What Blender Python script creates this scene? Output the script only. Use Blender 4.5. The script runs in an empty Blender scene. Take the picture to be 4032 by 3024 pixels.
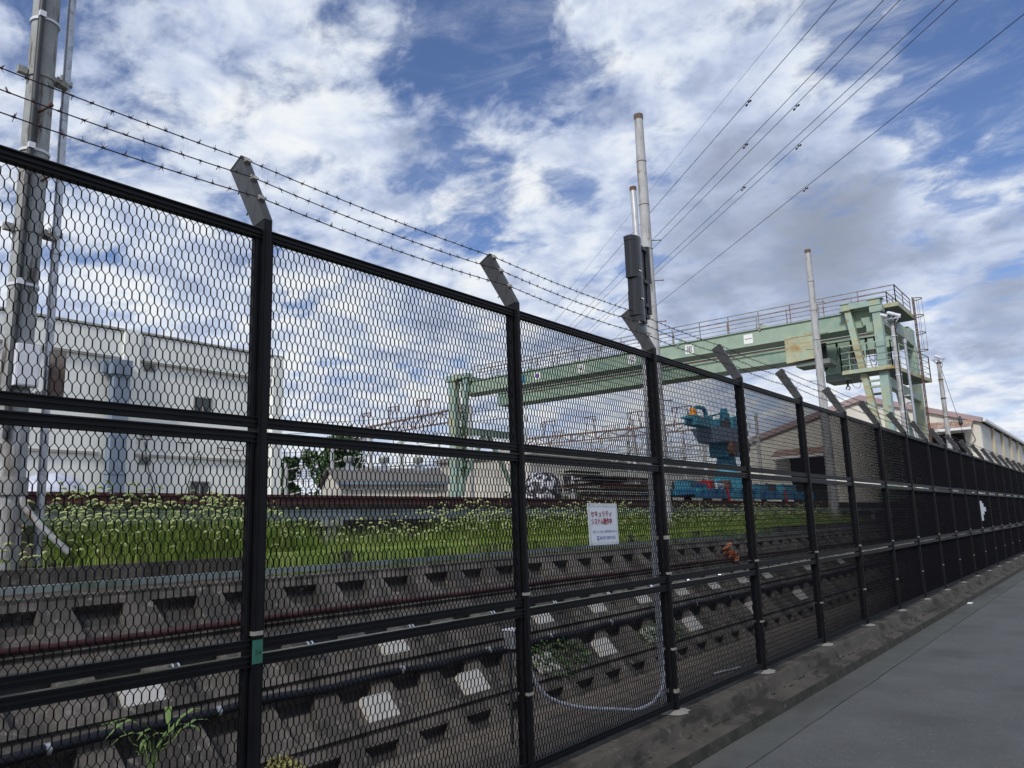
import bpy, math, random
from mathutils import Vector, Matrix
sc = bpy.context.scene
C = sc.collection
rnd = random.Random(7)
H = 1.8            # height of the camera above the road; all z below are relative to the camera unless said otherwise
PI = math.pi

# ------------------------------------------------------------------ camera
YAW, PITCH, ROLL = .6599, .1798, -.0317
cam_d = bpy.data.cameras.new('camera'); cam = bpy.data.objects.new('camera', cam_d); C.objects.link(cam)
cy, sy = math.cos(YAW), math.sin(YAW); cp, sp = math.cos(PITCH), math.sin(PITCH); cr, sr = math.cos(ROLL), math.sin(ROLL)
def w3(xr, u, d):
    yf = d*cp - u*sp; z = d*sp + u*cp
    return Vector((xr*cy - yf*sy, xr*sy + yf*cy, z))
R_, U_, F_ = w3(cr, sr, 0), w3(-sr, cr, 0), w3(0, 0, 1)
M = Matrix((R_, U_, -F_)).transposed().to_4x4(); M.translation = (0, 0, H)
cam.matrix_world = M
cam_d.sensor_width = 36; cam_d.lens = 27.385; cam_d.clip_start = .05; cam_d.clip_end = 2000
sc.camera = cam

# ------------------------------------------------------------------ light and sky
sun_dir = Vector((.22, -.80, .66)).normalized()      # towards the sun
SUN_EL = math.asin(sun_dir.z); SUN_ROT = math.atan2(sun_dir.x, sun_dir.y)
sd = bpy.data.lights.new('sun', 'SUN'); sd.energy = 2.6; sd.angle = math.radians(9); sd.color = (1, .96, .9)
so = bpy.data.objects.new('sun', sd); C.objects.link(so)
so.rotation_euler = (-sun_dir).to_track_quat('-Z', 'Y').to_euler(); so.location = (0, 0, 60)
W = bpy.data.worlds.new('World'); sc.world = W; W.use_nodes = True
nt = W.node_tree; nt.nodes.clear()
def N(t, **k):
    n = nt.nodes.new(t)
    for a, b in k.items(): setattr(n, a, b)
    return n
def mth(op, a, b=None, c=None, clamp=False):
    n = N('ShaderNodeMath', operation=op, use_clamp=clamp)
    for i, v in enumerate((a, b, c)):
        if v is None: continue
        if isinstance(v, (int, float)): n.inputs[i].default_value = v
        else: nt.links.new(v, n.inputs[i])
    return n.outputs[0]
def smooth(v, lo, hi, a=0., b=1.):
    n = N('ShaderNodeMapRange', interpolation_type='SMOOTHSTEP')
    nt.links.new(v, n.inputs[0])
    for i, x in enumerate((lo, hi, a, b)): n.inputs[i+1].default_value = x
    return n.outputs[0]
tc = N('ShaderNodeTexCoord'); dirv = tc.outputs['Generated']
sep = N('ShaderNodeSeparateXYZ'); nt.links.new(dirv, sep.inputs[0])
zc = mth('MAXIMUM', sep.outputs[2], .0)
den = mth('ADD', zc, .22)
px = mth('DIVIDE', sep.outputs[0], den); py = mth('DIVIDE', sep.outputs[1], den)
cmb = N('ShaderNodeCombineXYZ'); nt.links.new(px, cmb.inputs[0]); nt.links.new(py, cmb.inputs[1])
def noise(scale, detail, rough, dist=0., off=(0, 0, 0), st=(1, 1, 1), rot=0., lac=2.):
    mp = N('ShaderNodeMapping'); nt.links.new(cmb.outputs[0], mp.inputs[0])
    mp.inputs['Location'].default_value = off; mp.inputs['Scale'].default_value = st; mp.inputs['Rotation'].default_value = (0, 0, rot)
    n = N('ShaderNodeTexNoise'); nt.links.new(mp.outputs[0], n.inputs['Vector'])
    n.inputs['Scale'].default_value = scale; n.inputs['Detail'].default_value = detail
    n.inputs['Roughness'].default_value = rough; n.inputs['Distortion'].default_value = dist
    n.inputs['Lacunarity'].default_value = lac
    return n.outputs[0]
def blob(d, deg, amp):
    v = N('ShaderNodeVectorMath', operation='DOT_PRODUCT'); nt.links.new(dirv, v.inputs[0])
    v.inputs[1].default_value = Vector(d).normalized()
    return smooth(v.outputs['Value'], math.cos(math.radians(deg)), 1.0, 0, amp)
def addall(L):
    s = L[0]
    for x in L[1:]: s = mth('ADD', s, x)
    return s
n1 = noise(3.4, 12, .58, .4, (3.1, 1.2, 0), (1.0, 1.35, 1), .6)
n1b = noise(9., 9, .60, .3, (1.1, 4.2, 0), (1, 1.2, 1), .6)
n2 = noise(4.6, 8, .52, .25, (7.3, 2.2, 1.5))
n3 = noise(11., 8, .56, .3, (0.3, 9.2, .5))
n4 = noise(1.3, 4, .5, .0, (5.3, 6.2, .5))
bias = addall([
    blob((-.03, .88, .50), 13, -.26), blob((-.09, .91, .41), 8, -.05), blob((-.52, .66, .56), 9, -.13), blob((-.598, .696, .398), 5, -.12),
    blob((-.239, .891, .387), 4, -.12), blob((-.598, .50, .62), 6, -.08), blob((-.70, .58, .42), 5, -.05),
    blob((-.491, .766, .416), 3, -.10),
    blob((-.75, .45, .49), 14, .08), blob((-.33, .78, .53), 10, .16), blob((-.499, .8, .334), 10, .06),
    blob((-.29, .895, .339), 10, .14), blob((-.175, .89, .43), 5, .16)])
low = smooth(zc, .52, .18, 0, .16)
wisp = noise(2.2, 10, .68, .9, (8.1, 3.2, 0), (1.0, 2.6, 1), .9)
cov = addall([n1, mth('MULTIPLY', mth('SUBTRACT', n1b, .5), .75), bias, low, .005])
mask = smooth(cov, .34, .64)
veil = smooth(wisp, .40, .72, 0, .55)
mask = mth('MAXIMUM', mask, mth('MULTIPLY', veil, smooth(cov, .10, .38)))
mask = mth('MULTIPLY', mask, smooth(n3, .2, .5, .82, 1.0))
mask = mth('MAXIMUM', mask, smooth(zc, .30, .02, 0, .9))
# cloud brightness: thick cores greyer, edges and ridges white, some grey banks
grey = addall([blob((-.31, .89, .339), 11, .62), blob((-.20, .93, .30), 7, .35), blob((-.07, .985, .21), 5, .55), blob((-.10, .95, .27), 5, .2)])
lum = addall([.16, smooth(n2, .34, .66, .0, .46), smooth(n3, .34, .66, .0, .30), smooth(n1b, .35, .65, 0, .12), smooth(cov, .5, .75, .10, .0), smooth(zc, .45, .10, 0, .10)])
lum = mth('MULTIPLY', lum, mth('SUBTRACT', 1.0, grey, None, True))
ramp = N('ShaderNodeValToRGB'); nt.links.new(lum, ramp.inputs[0])
e = ramp.color_ramp.elements
e[0].position = -.0; e[0].color = (.30, .345, .44, 1)
e[1].position = 1.0; e[1].color = (.93, .965, 1.0, 1)
for p, c in ((.25, (.40, .465, .62, 1)), (.5, (.56, .64, .83, 1)), (.75, (.76, .83, .95, 1))):
    x = e.new(p); x.color = c
sky = N('ShaderNodeTexSky', sky_type='NISHITA'); sky.sun_disc = False
sky.sun_elevation = SUN_EL; sky.sun_rotation = SUN_ROT; sky.air_density = 1.0; sky.dust_density = .6; sky.ozone_density = 2.2
tint = N('ShaderNodeMixRGB', blend_type='MULTIPLY'); tint.inputs[0].default_value = 1
nt.links.new(sky.outputs[0], tint.inputs[1]); tint.inputs[2].default_value = (.85, .90, 1.12, 1)
bg1 = N('ShaderNodeBackground'); nt.links.new(tint.outputs[0], bg1.inputs[0]); bg1.inputs[1].default_value = .11
bg2 = N('ShaderNodeBackground'); nt.links.new(ramp.outputs[0], bg2.inputs[0]); bg2.inputs[1].default_value = .95
mx = N('ShaderNodeMixShader'); nt.links.new(mask, mx.inputs[0]); nt.links.new(bg1.outputs[0], mx.inputs[1]); nt.links.new(bg2.outputs[0], mx.inputs[2])
out = N('ShaderNodeOutputWorld'); nt.links.new(mx.outputs[0], out.inputs[0])
sc.view_settings.view_transform = 'Standard'; sc.view_settings.look = 'None'
sc.view_settings.exposure = 0; sc.view_settings.gamma = 1
W.cycles.sampling_method = 'MANUAL'; W.cycles.sample_map_resolution = 512

# ------------------------------------------------------------------ materials
MATS = {}
def mat(name, col, rough=.6, metal=0., var=.15, scale=3., col2=None, thr=(.5, .62), s2=2.5, st2=(1, 1, 1), bump=0., bs=40., col3=None, thr3=(.6, .66), s3=7., spec=.4, trans=0., alpha=1.):
    m = bpy.data.materials.new(name); m.use_nodes = True; t = m.node_tree; t.nodes.clear()
    o = t.nodes.new('ShaderNodeOutputMaterial'); b = t.nodes.new('ShaderNodeBsdfPrincipled'); t.links.new(b.outputs[0], o.inputs[0])
    b.inputs['Roughness'].default_value = rough; b.inputs['Metallic'].default_value = metal
    b.inputs['Specular IOR Level'].default_value = spec; b.inputs['Alpha'].default_value = alpha
    if trans: b.inputs['Transmission Weight'].default_value = trans
    g = t.nodes.new('ShaderNodeNewGeometry')
    def no(scale, detail=6, rough=.6, st=(1, 1, 1)):
        mp = t.nodes.new('ShaderNodeMapping'); t.links.new(g.outputs['Position'], mp.inputs[0]); mp.inputs['Scale'].default_value = st
        n = t.nodes.new('ShaderNodeTexNoise'); t.links.new(mp.outputs[0], n.inputs['Vector'])
        n.inputs['Scale'].default_value = scale; n.inputs['Detail'].default_value = detail; n.inputs['Roughness'].default_value = rough
        return n.outputs[0]
    def mr(v, lo, hi, a, c):
        n = t.nodes.new('ShaderNodeMapRange'); n.interpolation_type = 'SMOOTHSTEP'; t.links.new(v, n.inputs[0])
        for i, x in enumerate((lo, hi, a, c)): n.inputs[i+1].default_value = x
        return n.outputs[0]
    def mix(f, A, B):
        n = t.nodes.new('ShaderNodeMixRGB')
        if isinstance(f, float): n.inputs[0].default_value = f
        else: t.links.new(f, n.inputs[0])
        for i, v in ((1, A), (2, B)):
            if isinstance(v, tuple): n.inputs[i].default_value = v
            else: t.links.new(v, n.inputs[i])
        return n.outputs[0]
    c4 = lambda c, k=1.: (min(1, c[0]*k), min(1, c[1]*k), min(1, c[2]*k), 1)
    x = mix(mr(no(scale, 8), .3, .7, 0, 1), c4(col, 1-var), c4(col, 1+var))
    x = mix(mr(no(scale*9, 5), .35, .65, 0, .35), x, c4(col, 1-var*1.2))
    if col2: x = mix(mr(no(s2, 8, .65, st2), thr[0], thr[1], 0, 1), x, c4(col2))
    if col3: x = mix(mr(no(s3, 6, .6, (1, 1, 1)), thr3[0], thr3[1], 0, 1), x, c4(col3))
    t.links.new(x, b.inputs['Base Color'])
    if bump:
        bn = t.nodes.new('ShaderNodeBump'); bn.inputs['Strength'].default_value = bump; bn.inputs['Distance'].default_value = .01
        t.links.new(no(bs, 8, .65), bn.inputs['Height']); t.links.new(bn.outputs[0], b.inputs['Normal'])
    MATS[name] = m
    return m
mat('asphalt', (.100, .103, .104), .92, var=.16, scale=.9, bump=1.6, bs=55, col2=(.19, .19, .185), thr=(.58, .66), s2=42, col3=(.068, .070, .071), thr3=(.5, .75), s3=.7)
mat('gutter_concrete', (.080, .083, .078), .85, var=.14, scale=2, bump=.5, bs=60, col2=(.055, .056, .052), thr=(.5, .7), s2=1.6, st2=(1, .25, 1))
mat('kerb_concrete', (.070, .062, .052), .9, var=.22, scale=4, bump=1., bs=45, col2=(.022, .020, .016), thr=(.46, .60), s2=3.2, st2=(1, .6, 1.6), col3=(.13, .115, .10), thr3=(.62, .70), s3=11)
mat('mossy_shade_concrete', (.045, .042, .035), .95, var=.3, scale=6, bump=1., bs=45, col2=(.022, .022, .017), thr=(.42, .58), s2=5, col3=(.12, .12, .09), thr3=(.62, .72), s3=13)  # carries painted shade on the kerb faces; plain moss and weathering elsewhere
mat('mortar', (.26, .25, .23), .9, var=.18, scale=9, bump=.7, bs=60, col2=(.20, .18, .15), thr=(.52, .66), s2=9)
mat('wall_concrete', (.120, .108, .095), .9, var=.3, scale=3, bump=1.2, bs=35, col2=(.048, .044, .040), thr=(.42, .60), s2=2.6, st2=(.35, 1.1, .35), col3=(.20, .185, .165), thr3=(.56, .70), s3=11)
mat('seam_recess_shade', (.050, .046, .042), .95, var=.2, scale=3)  # shade of the wall recesses put into a darker tone; road seam shares it
mat('patch_white', (.44, .43, .41), .8, var=.07, scale=6, col2=(.36, .35, .33), thr=(.58, .7), s2=6, bump=.3, bs=40)
mat('gravel', (.17, .145, .115), .95, var=.25, scale=5, bump=1.0, bs=70, col2=(.06, .05, .042), thr=(.5, .6), s2=60, col3=(.22, .19, .16), thr3=(.62, .7), s3=45)
mat('soil', (.060, .050, .040), .95, var=.3, scale=6, bump=1., bs=30, col2=(.11, .10, .08), thr=(.55, .7), s2=20)
mat('yard_gravel', (.16, .145, .125), .95, var=.2, scale=2, bump=.7, bs=20)
mat('fence_black', (.0060, .0062, .008), .5, var=.3, scale=8, spec=.20, col2=(.035, .018, .012), thr=(.70, .76), s2=6)
mat('gloss_black', (.02, .02, .022), .16, var=.1, scale=8, spec=.6)
mat('mesh_black', (.004, .004, .006), .6, var=.2, scale=10, spec=.06)
mat('arm_grey', (.048, .048, .046), .32, .2, var=.25, scale=5, spec=.5, bump=.1, bs=30, col2=(.05, .05, .05), thr=(.5, .75), s2=3)
mat('zinc', (.48, .50, .53), .38, .7, var=.15, scale=9, col2=(.30, .31, .33), thr=(.5, .6), s2=14)
mat('mast_grey', (.50, .51, .53), .4, .15, var=.12, scale=9, col2=(.36, .36, .35), thr=(.5, .65), s2=8)
mat('strap_steel', (.42, .40, .36), .35, .5, var=.2, scale=20, col2=(.30, .2, .12), thr=(.6, .7), s2=25)
mat('wire_dark', (.045, .035, .045), .5, .3, var=.3, scale=20, col2=(.13, .04, .06), thr=(.55, .7), s2=30)
mat('conduit_white', (.72, .73, .78), .5, var=.05, scale=10)
mat('plastic_black', (.014, .014, .016), .22, var=.2, scale=4, spec=.6, bump=.02, bs=8)
mat('white_label', (.82, .82, .80), .5, var=.04, scale=10)
mat('tape_green', (.030, .135, .095), .4, var=.12, scale=10)
mat('tape_ink', (.008, .02, .02), .5, var=.0)
mat('sign_white', (.58, .62, .68), .45, var=.04, scale=8)
mat('sign_tape', (.50, .52, .55), .35, var=.10, scale=14, col2=(.40, .40, .42), thr=(.5, .7), s2=20)
mat('sign_red', (.50, .02, .035), .5, var=.05)
mat('sign_blue', (.035, .085, .33), .5, var=.05)
mat('sign_purple', (.16, .07, .28), .5, var=.05)
mat('ink_black', (.03, .03, .035), .6, var=.05)
mat('pole_concrete', (.44, .445, .45), .7, var=.14, scale=4, bump=.35, bs=30, col2=(.22, .20, .175), thr=(.48, .66), s2=3, st2=(2.5, 2.5, .5), col3=(.26, .15, .09), thr3=(.62, .70), s3=4)
mat('pole_stained', (.36, .37, .36), .75, var=.18, scale=4, bump=.6, bs=25, col2=(.10, .085, .07), thr=(.50, .64), s2=3.2, st2=(3, 3, .5), col3=(.20, .14, .09), thr3=(.60, .68), s3=5)
mat('rust', (.15, .085, .06), .8, var=.3, scale=8, bump=.5, bs=40, col2=(.08, .035, .03), thr=(.5, .6), s2=9)
mat('rail_rust', (.085, .026, .022), .65, var=.25, scale=5, col2=(.06, .03, .03), thr=(.5, .6), s2=7)
mat('pipe_red', (.034, .007, .007), .5, var=.25, scale=6, col2=(.06, .02, .02), thr=(.52, .6), s2=5)
mat('cable_black', (.010, .012, .018), .5, var=.2, scale=6, spec=.25)
mat('trough_steel', (.235, .27, .305), .5, .2, var=.16, scale=2, col2=(.15, .17, .17), thr=(.45, .65), s2=1.2, col3=(.12, .14, .10), thr3=(.63, .7), s3=5)
mat('gutter_steel', (.21, .255, .255), .5, .2, var=.15, scale=3, col2=(.10, .14, .10), thr=(.5, .62), s2=2)
mat('post_concrete', (.34, .34, .32), .85, var=.2, scale=8, bump=.5, bs=40)
mat('chrome', (.80, .82, .85), .12, 1., var=.02)
mat('crane_green', (.31, .40, .31), .5, var=.10, scale=1.5, spec=.35, col2=(.22, .33, .27), thr=(.48, .66), s2=.7, col3=(.34, .31, .17), thr3=(.64, .72), s3=1.9)
mat('crane_teal', (.29, .40, .35), .5, var=.10, scale=1.5, col2=(.40, .41, .25), thr=(.48, .62), s2=1.6, st2=(1, 1, .35), col3=(.28, .17, .08), thr3=(.62, .70), s3=2.6)
mat('crane_rusty', (.42, .44, .29), .6, var=.14, scale=2, col2=(.34, .21, .075), thr=(.46, .66), s2=1.3, st2=(.8, 1, 2.4), col3=(.33, .44, .36), thr3=(.52, .64), s3=1.0)
mat('crane_grey', (.16, .20, .18), .6, var=.2, scale=3, col2=(.18, .09, .05), thr=(.58, .66), s2=6)
mat('rail_grey', (.25, .25, .24), .55, .3, var=.2, scale=3, col2=(.20, .085, .05), thr=(.50, .58), s2=2.5)
mat('white_wall', (.84, .85, .80), .85, var=.05, scale=.7, bump=.15, bs=6, col2=(.58, .58, .52), thr=(.55, .72), s2=.6, st2=(1, 1, .25))
mat('trim_grey', (.36, .35, .31), .85, var=.12, scale=2)
mat('duct_blue', (.20, .25, .32), .5, var=.08, scale=1.5, col2=(.15, .19, .25), thr=(.5, .7), s2=.8)
mat('glass_dark', (.03, .035, .04), .12, var=.1, scale=2, spec=.7)
mat('louvre', (.30, .31, .30), .6, var=.1)
mat('cream_wall', (.66, .63, .55), .85, var=.05, scale=.6, col2=(.56, .53, .46), thr=(.55, .7), s2=.5, st2=(1, 1, .3))
mat('cream_side', (.60, .60, .57), .85, var=.04, scale=.6)
mat('beige_trim', (.46, .41, .30), .8, var=.1)
mat('fascia_mauve', (.36, .27, .27), .7, var=.06, scale=1)
mat('roof_slate', (.17, .16, .15), .8, var=.12, scale=2, col2=(.17, .165, .16), thr=(.5, .6), s2=3, st2=(3, 3, .5))
mat('roof_rusty', (.33, .20, .15), .8, var=.2, scale=2, col2=(.42, .36, .30), thr=(.48, .60), s2=1.5)
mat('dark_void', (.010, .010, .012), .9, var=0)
mat('paint_white', (.72, .73, .74), .6, var=.06)
mat('paint_red', (.42, .03, .03), .5, var=.1)
mat('machine_blue', (.045, .22, .31), .5, var=.22, scale=1.6, col2=(.06, .33, .42), thr=(.5, .65), s2=1.2, col3=(.14, .07, .05), thr3=(.66, .72), s3=3)
mat('machine_dark', (.045, .05, .055), .5, var=.2)
mat('lamp_orange', (.75, .26, .02), .4, var=.05)
mat('deck_blue', (.018, .12, .25), .5, var=.25, scale=2, col2=(.03, .26, .36), thr=(.52, .6), s2=1.7, col3=(.08, .06, .05), thr3=(.62, .7), s3=3)
mat('pvc_sheet', (.60, .62, .70), .3, var=.12, scale=5, col2=(.40, .42, .52), thr=(.5, .6), s2=5, bump=.8, bs=8)
mat('tarp_patchy', (.50, .50, .53), .6, var=.1, scale=3, col2=(.03, .03, .035), thr=(.46, .50), s2=3.2)
mat('timber_brown', (.15, .105, .085), .85, var=.25, scale=3, col2=(.22, .19, .17), thr=(.5, .6), s2=2)
mat('steel_lattice', (.46, .47, .47), .6, .2, var=.12, scale=1, col2=(.26, .22, .19), thr=(.55, .66), s2=1.2)
mat('lattice_rusty', (.24, .17, .15), .7, .1, var=.2, scale=1)
mat('bark', (.09, .07, .05), .9, var=.2, scale=4)
mat('leaf_dark', (.035, .075, .022), .7, var=.45, scale=1.2, col2=(.065, .12, .035), thr=(.48, .6), s2=1.5)
mat('leaf_weed', (.14, .22, .06), .55, var=.25, scale=14)
mat('leaf_ivy', (.045, .085, .022), .6, var=.4, scale=12, col2=(.17, .15, .05), thr=(.6, .68), s2=14)
mat('moss_yellow', (.26, .24, .08), .9, var=.35, scale=16, bump=.8, bs=60)
mat('grass_blade', (.24, .36, .065), .6, var=.30, scale=2.5, col2=(.33, .38, .11), thr=(.48, .62), s2=3.5, col3=(.10, .19, .04), thr3=(.60, .72), s3=2.2)
mat('grass_head', (.44, .49, .22), .8, var=.18, scale=12)
mat('cloth_orange', (.38, .13, .05), .8, var=.2, scale=20, col2=(.55, .50, .45), thr=(.6, .66), s2=20)

# ------------------------------------------------------------------ mesh helper
V = Vector
class MB:
    def __init__(s): s.v = []; s.f = []; s.sm = []
    def add(s, vs, fs, smooth=False):
        b = len(s.v); s.v += [tuple(x) for x in vs]; s.f += [tuple(i+b for i in f) for f in fs]; s.sm += [smooth]*len(fs); return s
    def box(s, x0, x1, y0, y1, z0, z1):
        vs = [(x, y, z) for x in (x0, x1) for y in (y0, y1) for z in (z0, z1)]
        return s.add(vs, [(0, 1, 3, 2), (4, 6, 7, 5), (0, 4, 5, 1), (2, 3, 7, 6), (0, 2, 6, 4), (1, 5, 7, 3)])
    def hexa(s, p):  # 8 points ordered like box
        return s.add(p, [(0, 1, 3, 2), (4, 6, 7, 5), (0, 4, 5, 1), (2, 3, 7, 6), (0, 2, 6, 4), (1, 5, 7, 3)])
    def obox(s, c, a, b, d):
        c, a, b, d = V(c), V(a), V(b), V(d)
        return s.hexa([c + i*a + j*b + k*d for i in (-1, 1) for j in (-1, 1) for k in (-1, 1)])
    def bar(s, p, q, w, h=None, up=(0, 0, 1)):
        h = h or w; p, q = V(p), V(q); d = (q-p)
        if d.length < 1e-6: return s
        n = d.normalized(); a = n.cross(V(up))
        if a.length < 1e-3: a = n.cross(V((0, 1, 0)))
        a.normalize(); b = a.cross(n)
        return s.obox((p+q)/2, a*w/2, b*h/2, d/2)
    def tube(s, pts, r, n=8, caps=True, smooth=True):
        pts = [V(p) for p in pts]; k = len(pts)
        rr = r if isinstance(r, (list, tuple)) else [r]*k
        vs = []; prev = None
        for i, p in enumerate(pts):
            t = (pts[min(i+1, k-1)] - pts[max(i-1, 0)]).normalized()
            if prev is None:
                a = t.cross(V((0, 0, 1)))
                if a.length < .05: a = t.cross(V((0, 1, 0)))
            else: a = prev - t*prev.dot(t)
            a.normalize(); prev = a; b = t.cross(a)
            for j in range(n):
                an = 2*PI*j/n; vs.append(p + (a*math.cos(an) + b*math.sin(an))*rr[i])
        fs = [(i*n+j, i*n+(j+1) % n, (i+1)*n+(j+1) % n, (i+1)*n+j) for i in range(k-1) for j in range(n)]
        s.add(vs, fs, smooth)
        if caps:
            s.add(vs[:n][::-1], [tuple(range(n))]); s.add(vs[-n:], [tuple(range(n))])
        return s
    def extr(s, poly, d):   # closed polygon (3d points) extruded by vector d
        n = len(poly); d = V(d); p = [V(x) for x in poly]
        return s.add(p + [x+d for x in p], [tuple(range(n))[::-1], tuple(range(n, 2*n))] + [(i, (i+1) % n, n+(i+1) % n, n+i) for i in range(n)])
    def sphere(s, c, r, n=10, m=6, sc_=(1, 1, 1), jit=0., seed=0):
        q = random.Random(seed); c = V(c); vs = []
        for i in range(m+1):
            th = PI*i/m
            for j in range(n):
                ph = 2*PI*j/n; k = 1 + (q.uniform(-jit, jit) if 0 < i < m else 0)
                vs.append(c + V((sc_[0]*math.sin(th)*math.cos(ph), sc_[1]*math.sin(th)*math.sin(ph), sc_[2]*math.cos(th)))*r*k)
        return s.add(vs, [(i*n+j, (i+1)*n+j, (i+1)*n+(j+1) % n, i*n+(j+1) % n) for i in range(m) for j in range(n)], True)
    def build(s, name, m, parent=None, **kw):
        me = bpy.data.meshes.new(name); root = V((0, 0, 0))
        vs = [V(x) + V((0, 0, H)) for x in s.v]
        o = bpy.data.objects.new(name, me); C.objects.link(o)
        if parent is None:
            lo = [min(v[i] for v in vs) for i in range(3)]; hi = [max(v[i] for v in vs) for i in range(3)]
            root = V(((lo[0]+hi[0])/2, (lo[1]+hi[1])/2, lo[2])); o.location = root; WL[o.name] = root
        else:
            root = WL[parent.name]; o.parent = parent; WL[o.name] = root
        me.from_pydata([v-root for v in vs], [], s.f); me.materials.append(MATS[m])
        me.polygons.foreach_set('use_smooth', s.sm); me.update()
        tag(o, **kw); return o
WL = {}
def tag(o, label=None, cat=None, group=None, kind=None):
    if label: o['label'] = label
    if cat: o['category'] = cat
    if group: o['group'] = group
    if kind: o['kind'] = kind
    return o
def thing(name, loc, label, cat, group=None):
    o = bpy.data.objects.new(name, None); C.objects.link(o); o.location = V(loc) + V((0, 0, H)); WL[o.name] = V(loc) + V((0, 0, H))
    return tag(o, label, cat, group)
def copy_tree(o, off=(0, 0, 0), parent=None, first=True):
    c = o.copy(); C.objects.link(c); c.parent = parent if parent is not None else o.parent
    if first: c.location = o.location + V(off)
    WL[c.name] = WL[o.name] + V(off)
    for ch in list(o.children):
        copy_tree(ch, off, c, False)
    return c
def text_mesh(mb, s, org, rt, up, size, sx=1., align='LEFT', lift=0.):
    cu = bpy.data.curves.new('txt', 'FONT'); cu.body = s; cu.size = 1; cu.align_x = align; cu.resolution_u = 3
    to = bpy.data.objects.new('txt', cu); C.objects.link(to); bpy.context.view_layer.update()
    me = bpy.data.meshes.new_from_object(to.evaluated_get(bpy.context.evaluated_depsgraph_get()))
    org, rt, up = V(org), V(rt).normalized(), V(up).normalized(); n = rt.cross(up)
    mb.add([org + rt*v.co.x*size*sx + up*v.co.y*size + n*lift for v in me.vertices], [tuple(p.vertices) for p in me.polygons])
    bpy.data.objects.remove(to); bpy.data.curves.remove(cu); bpy.data.meshes.remove(me)

# ================================================================== SETTING
MB().box(-600, 600, -600, 600, -2.3, -2.2).build('ground', 'yard_gravel', kind='structure')
MB().add([(-2.47, -30, -1.80), (9, -30, -1.86), (9, 260, -1.86), (-2.47, 260, -1.80)], [(0, 1, 2, 3)]).build('road', 'asphalt', kind='structure')
cr_ = MB(); q = random.Random(14); yy = -30.
while yy < 120:
    a_ = q.uniform(.25, .7); w_ = q.uniform(.0012, .0065); x_ = -2.472 + q.uniform(-.010, .010)
    cr_.add([(x_-w_, yy, -1.7955), (x_+w_, yy, -1.7958), (x_+w_*q.uniform(.5, 1.2), yy+a_, -1.7958), (x_-w_*q.uniform(.5, 1.2), yy+a_, -1.7955)], [(0, 1, 2, 3)]); yy += a_
cr_.build('road_seam', 'seam_recess_shade', kind='structure')
MB().extr([(-2.475, -30, -1.80), (-2.475, -30, -1.90), (-2.86, -30, -1.90), (-2.86, -30, -1.80)], (0, 290, 0)).build('gutter', 'gutter_concrete', kind='structure')
kerb = MB()
prof = [(-2.815, -1.797), (-2.83, -1.715), (-2.85, -1.70), (-2.955, -1.690), (-2.985, -1.665), (-3.03, -1.56), (-3.05, -1.545), (-3.27, -1.545), (-3.27, -1.80), (-3.27, -2.0), (-2.815, -2.0)]
ys = [-30 + 2.0*i for i in range(0, 146)]
for i in range(len(ys)-1):
    a, b = ys[i]+.004, ys[i+1]-.004
    kerb.extr([(x, a, z) for x, z in prof], (0, b-a, 0))
kerb.build('kerb', 'kerb_concrete', kind='structure')
kf = MB()   # dark skins painting shade and algae onto the kerb's two upright faces
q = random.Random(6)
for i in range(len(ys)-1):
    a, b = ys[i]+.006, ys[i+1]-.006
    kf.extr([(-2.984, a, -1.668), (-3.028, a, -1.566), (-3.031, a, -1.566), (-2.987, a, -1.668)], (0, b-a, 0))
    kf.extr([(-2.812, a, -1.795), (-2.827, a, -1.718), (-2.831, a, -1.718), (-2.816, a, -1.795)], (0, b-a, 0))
kf.build('kerb_shade_algae', 'mossy_shade_concrete', kind='structure')
moss = MB()
q = random.Random(5)
for k in range(350):   # dirt and moss caught along the step of the kerb
    y = q.uniform(.5, 40); x = -2.955 - abs(q.gauss(0, .018)); r = q.uniform(.01, .035)
    z = -1.690 + (-2.955-x)*.8
    moss.sphere((x, y, z), r, 6, 3, (.55, 1.9, .35), .3, k)
moss.build('kerb_moss', 'mossy_shade_concrete', kind='stuff')
MB().box(-4.75, -3.272, -30, 260, -1.86, -1.76).build('gravel_strip', 'gravel', kind='structure')
# embankment top soil and yard
bank = MB()
bp = [(-6.10, -.42), (-6.45, -.38), (-6.62, -.24), (-7.2, -.20), (-7.8, -.17), (-8.35, -.10), (-8.6, -.06), (-8.6, -1.0), (-6.1, -1.0)]
bank.extr([(x, -30, z) for x, z in bp], (0, 290, 0)); bank.build('grass_bank', 'soil', kind='structure')
MB().box(-400, -8.75, -60, 400, -.9, .34).build('yard_ground', 'yard_gravel', kind='structure')

# ================================================================== FENCE
P0 = 2.1375                 # y of the first post seen, then every 2 m
first_n, last_n = -2, 21
fence = thing('security_fence', (-3.16, P0, -1.545), 'long black expanded metal fence along the kerb with barbed wire on tilted arms', 'fence')
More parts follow.
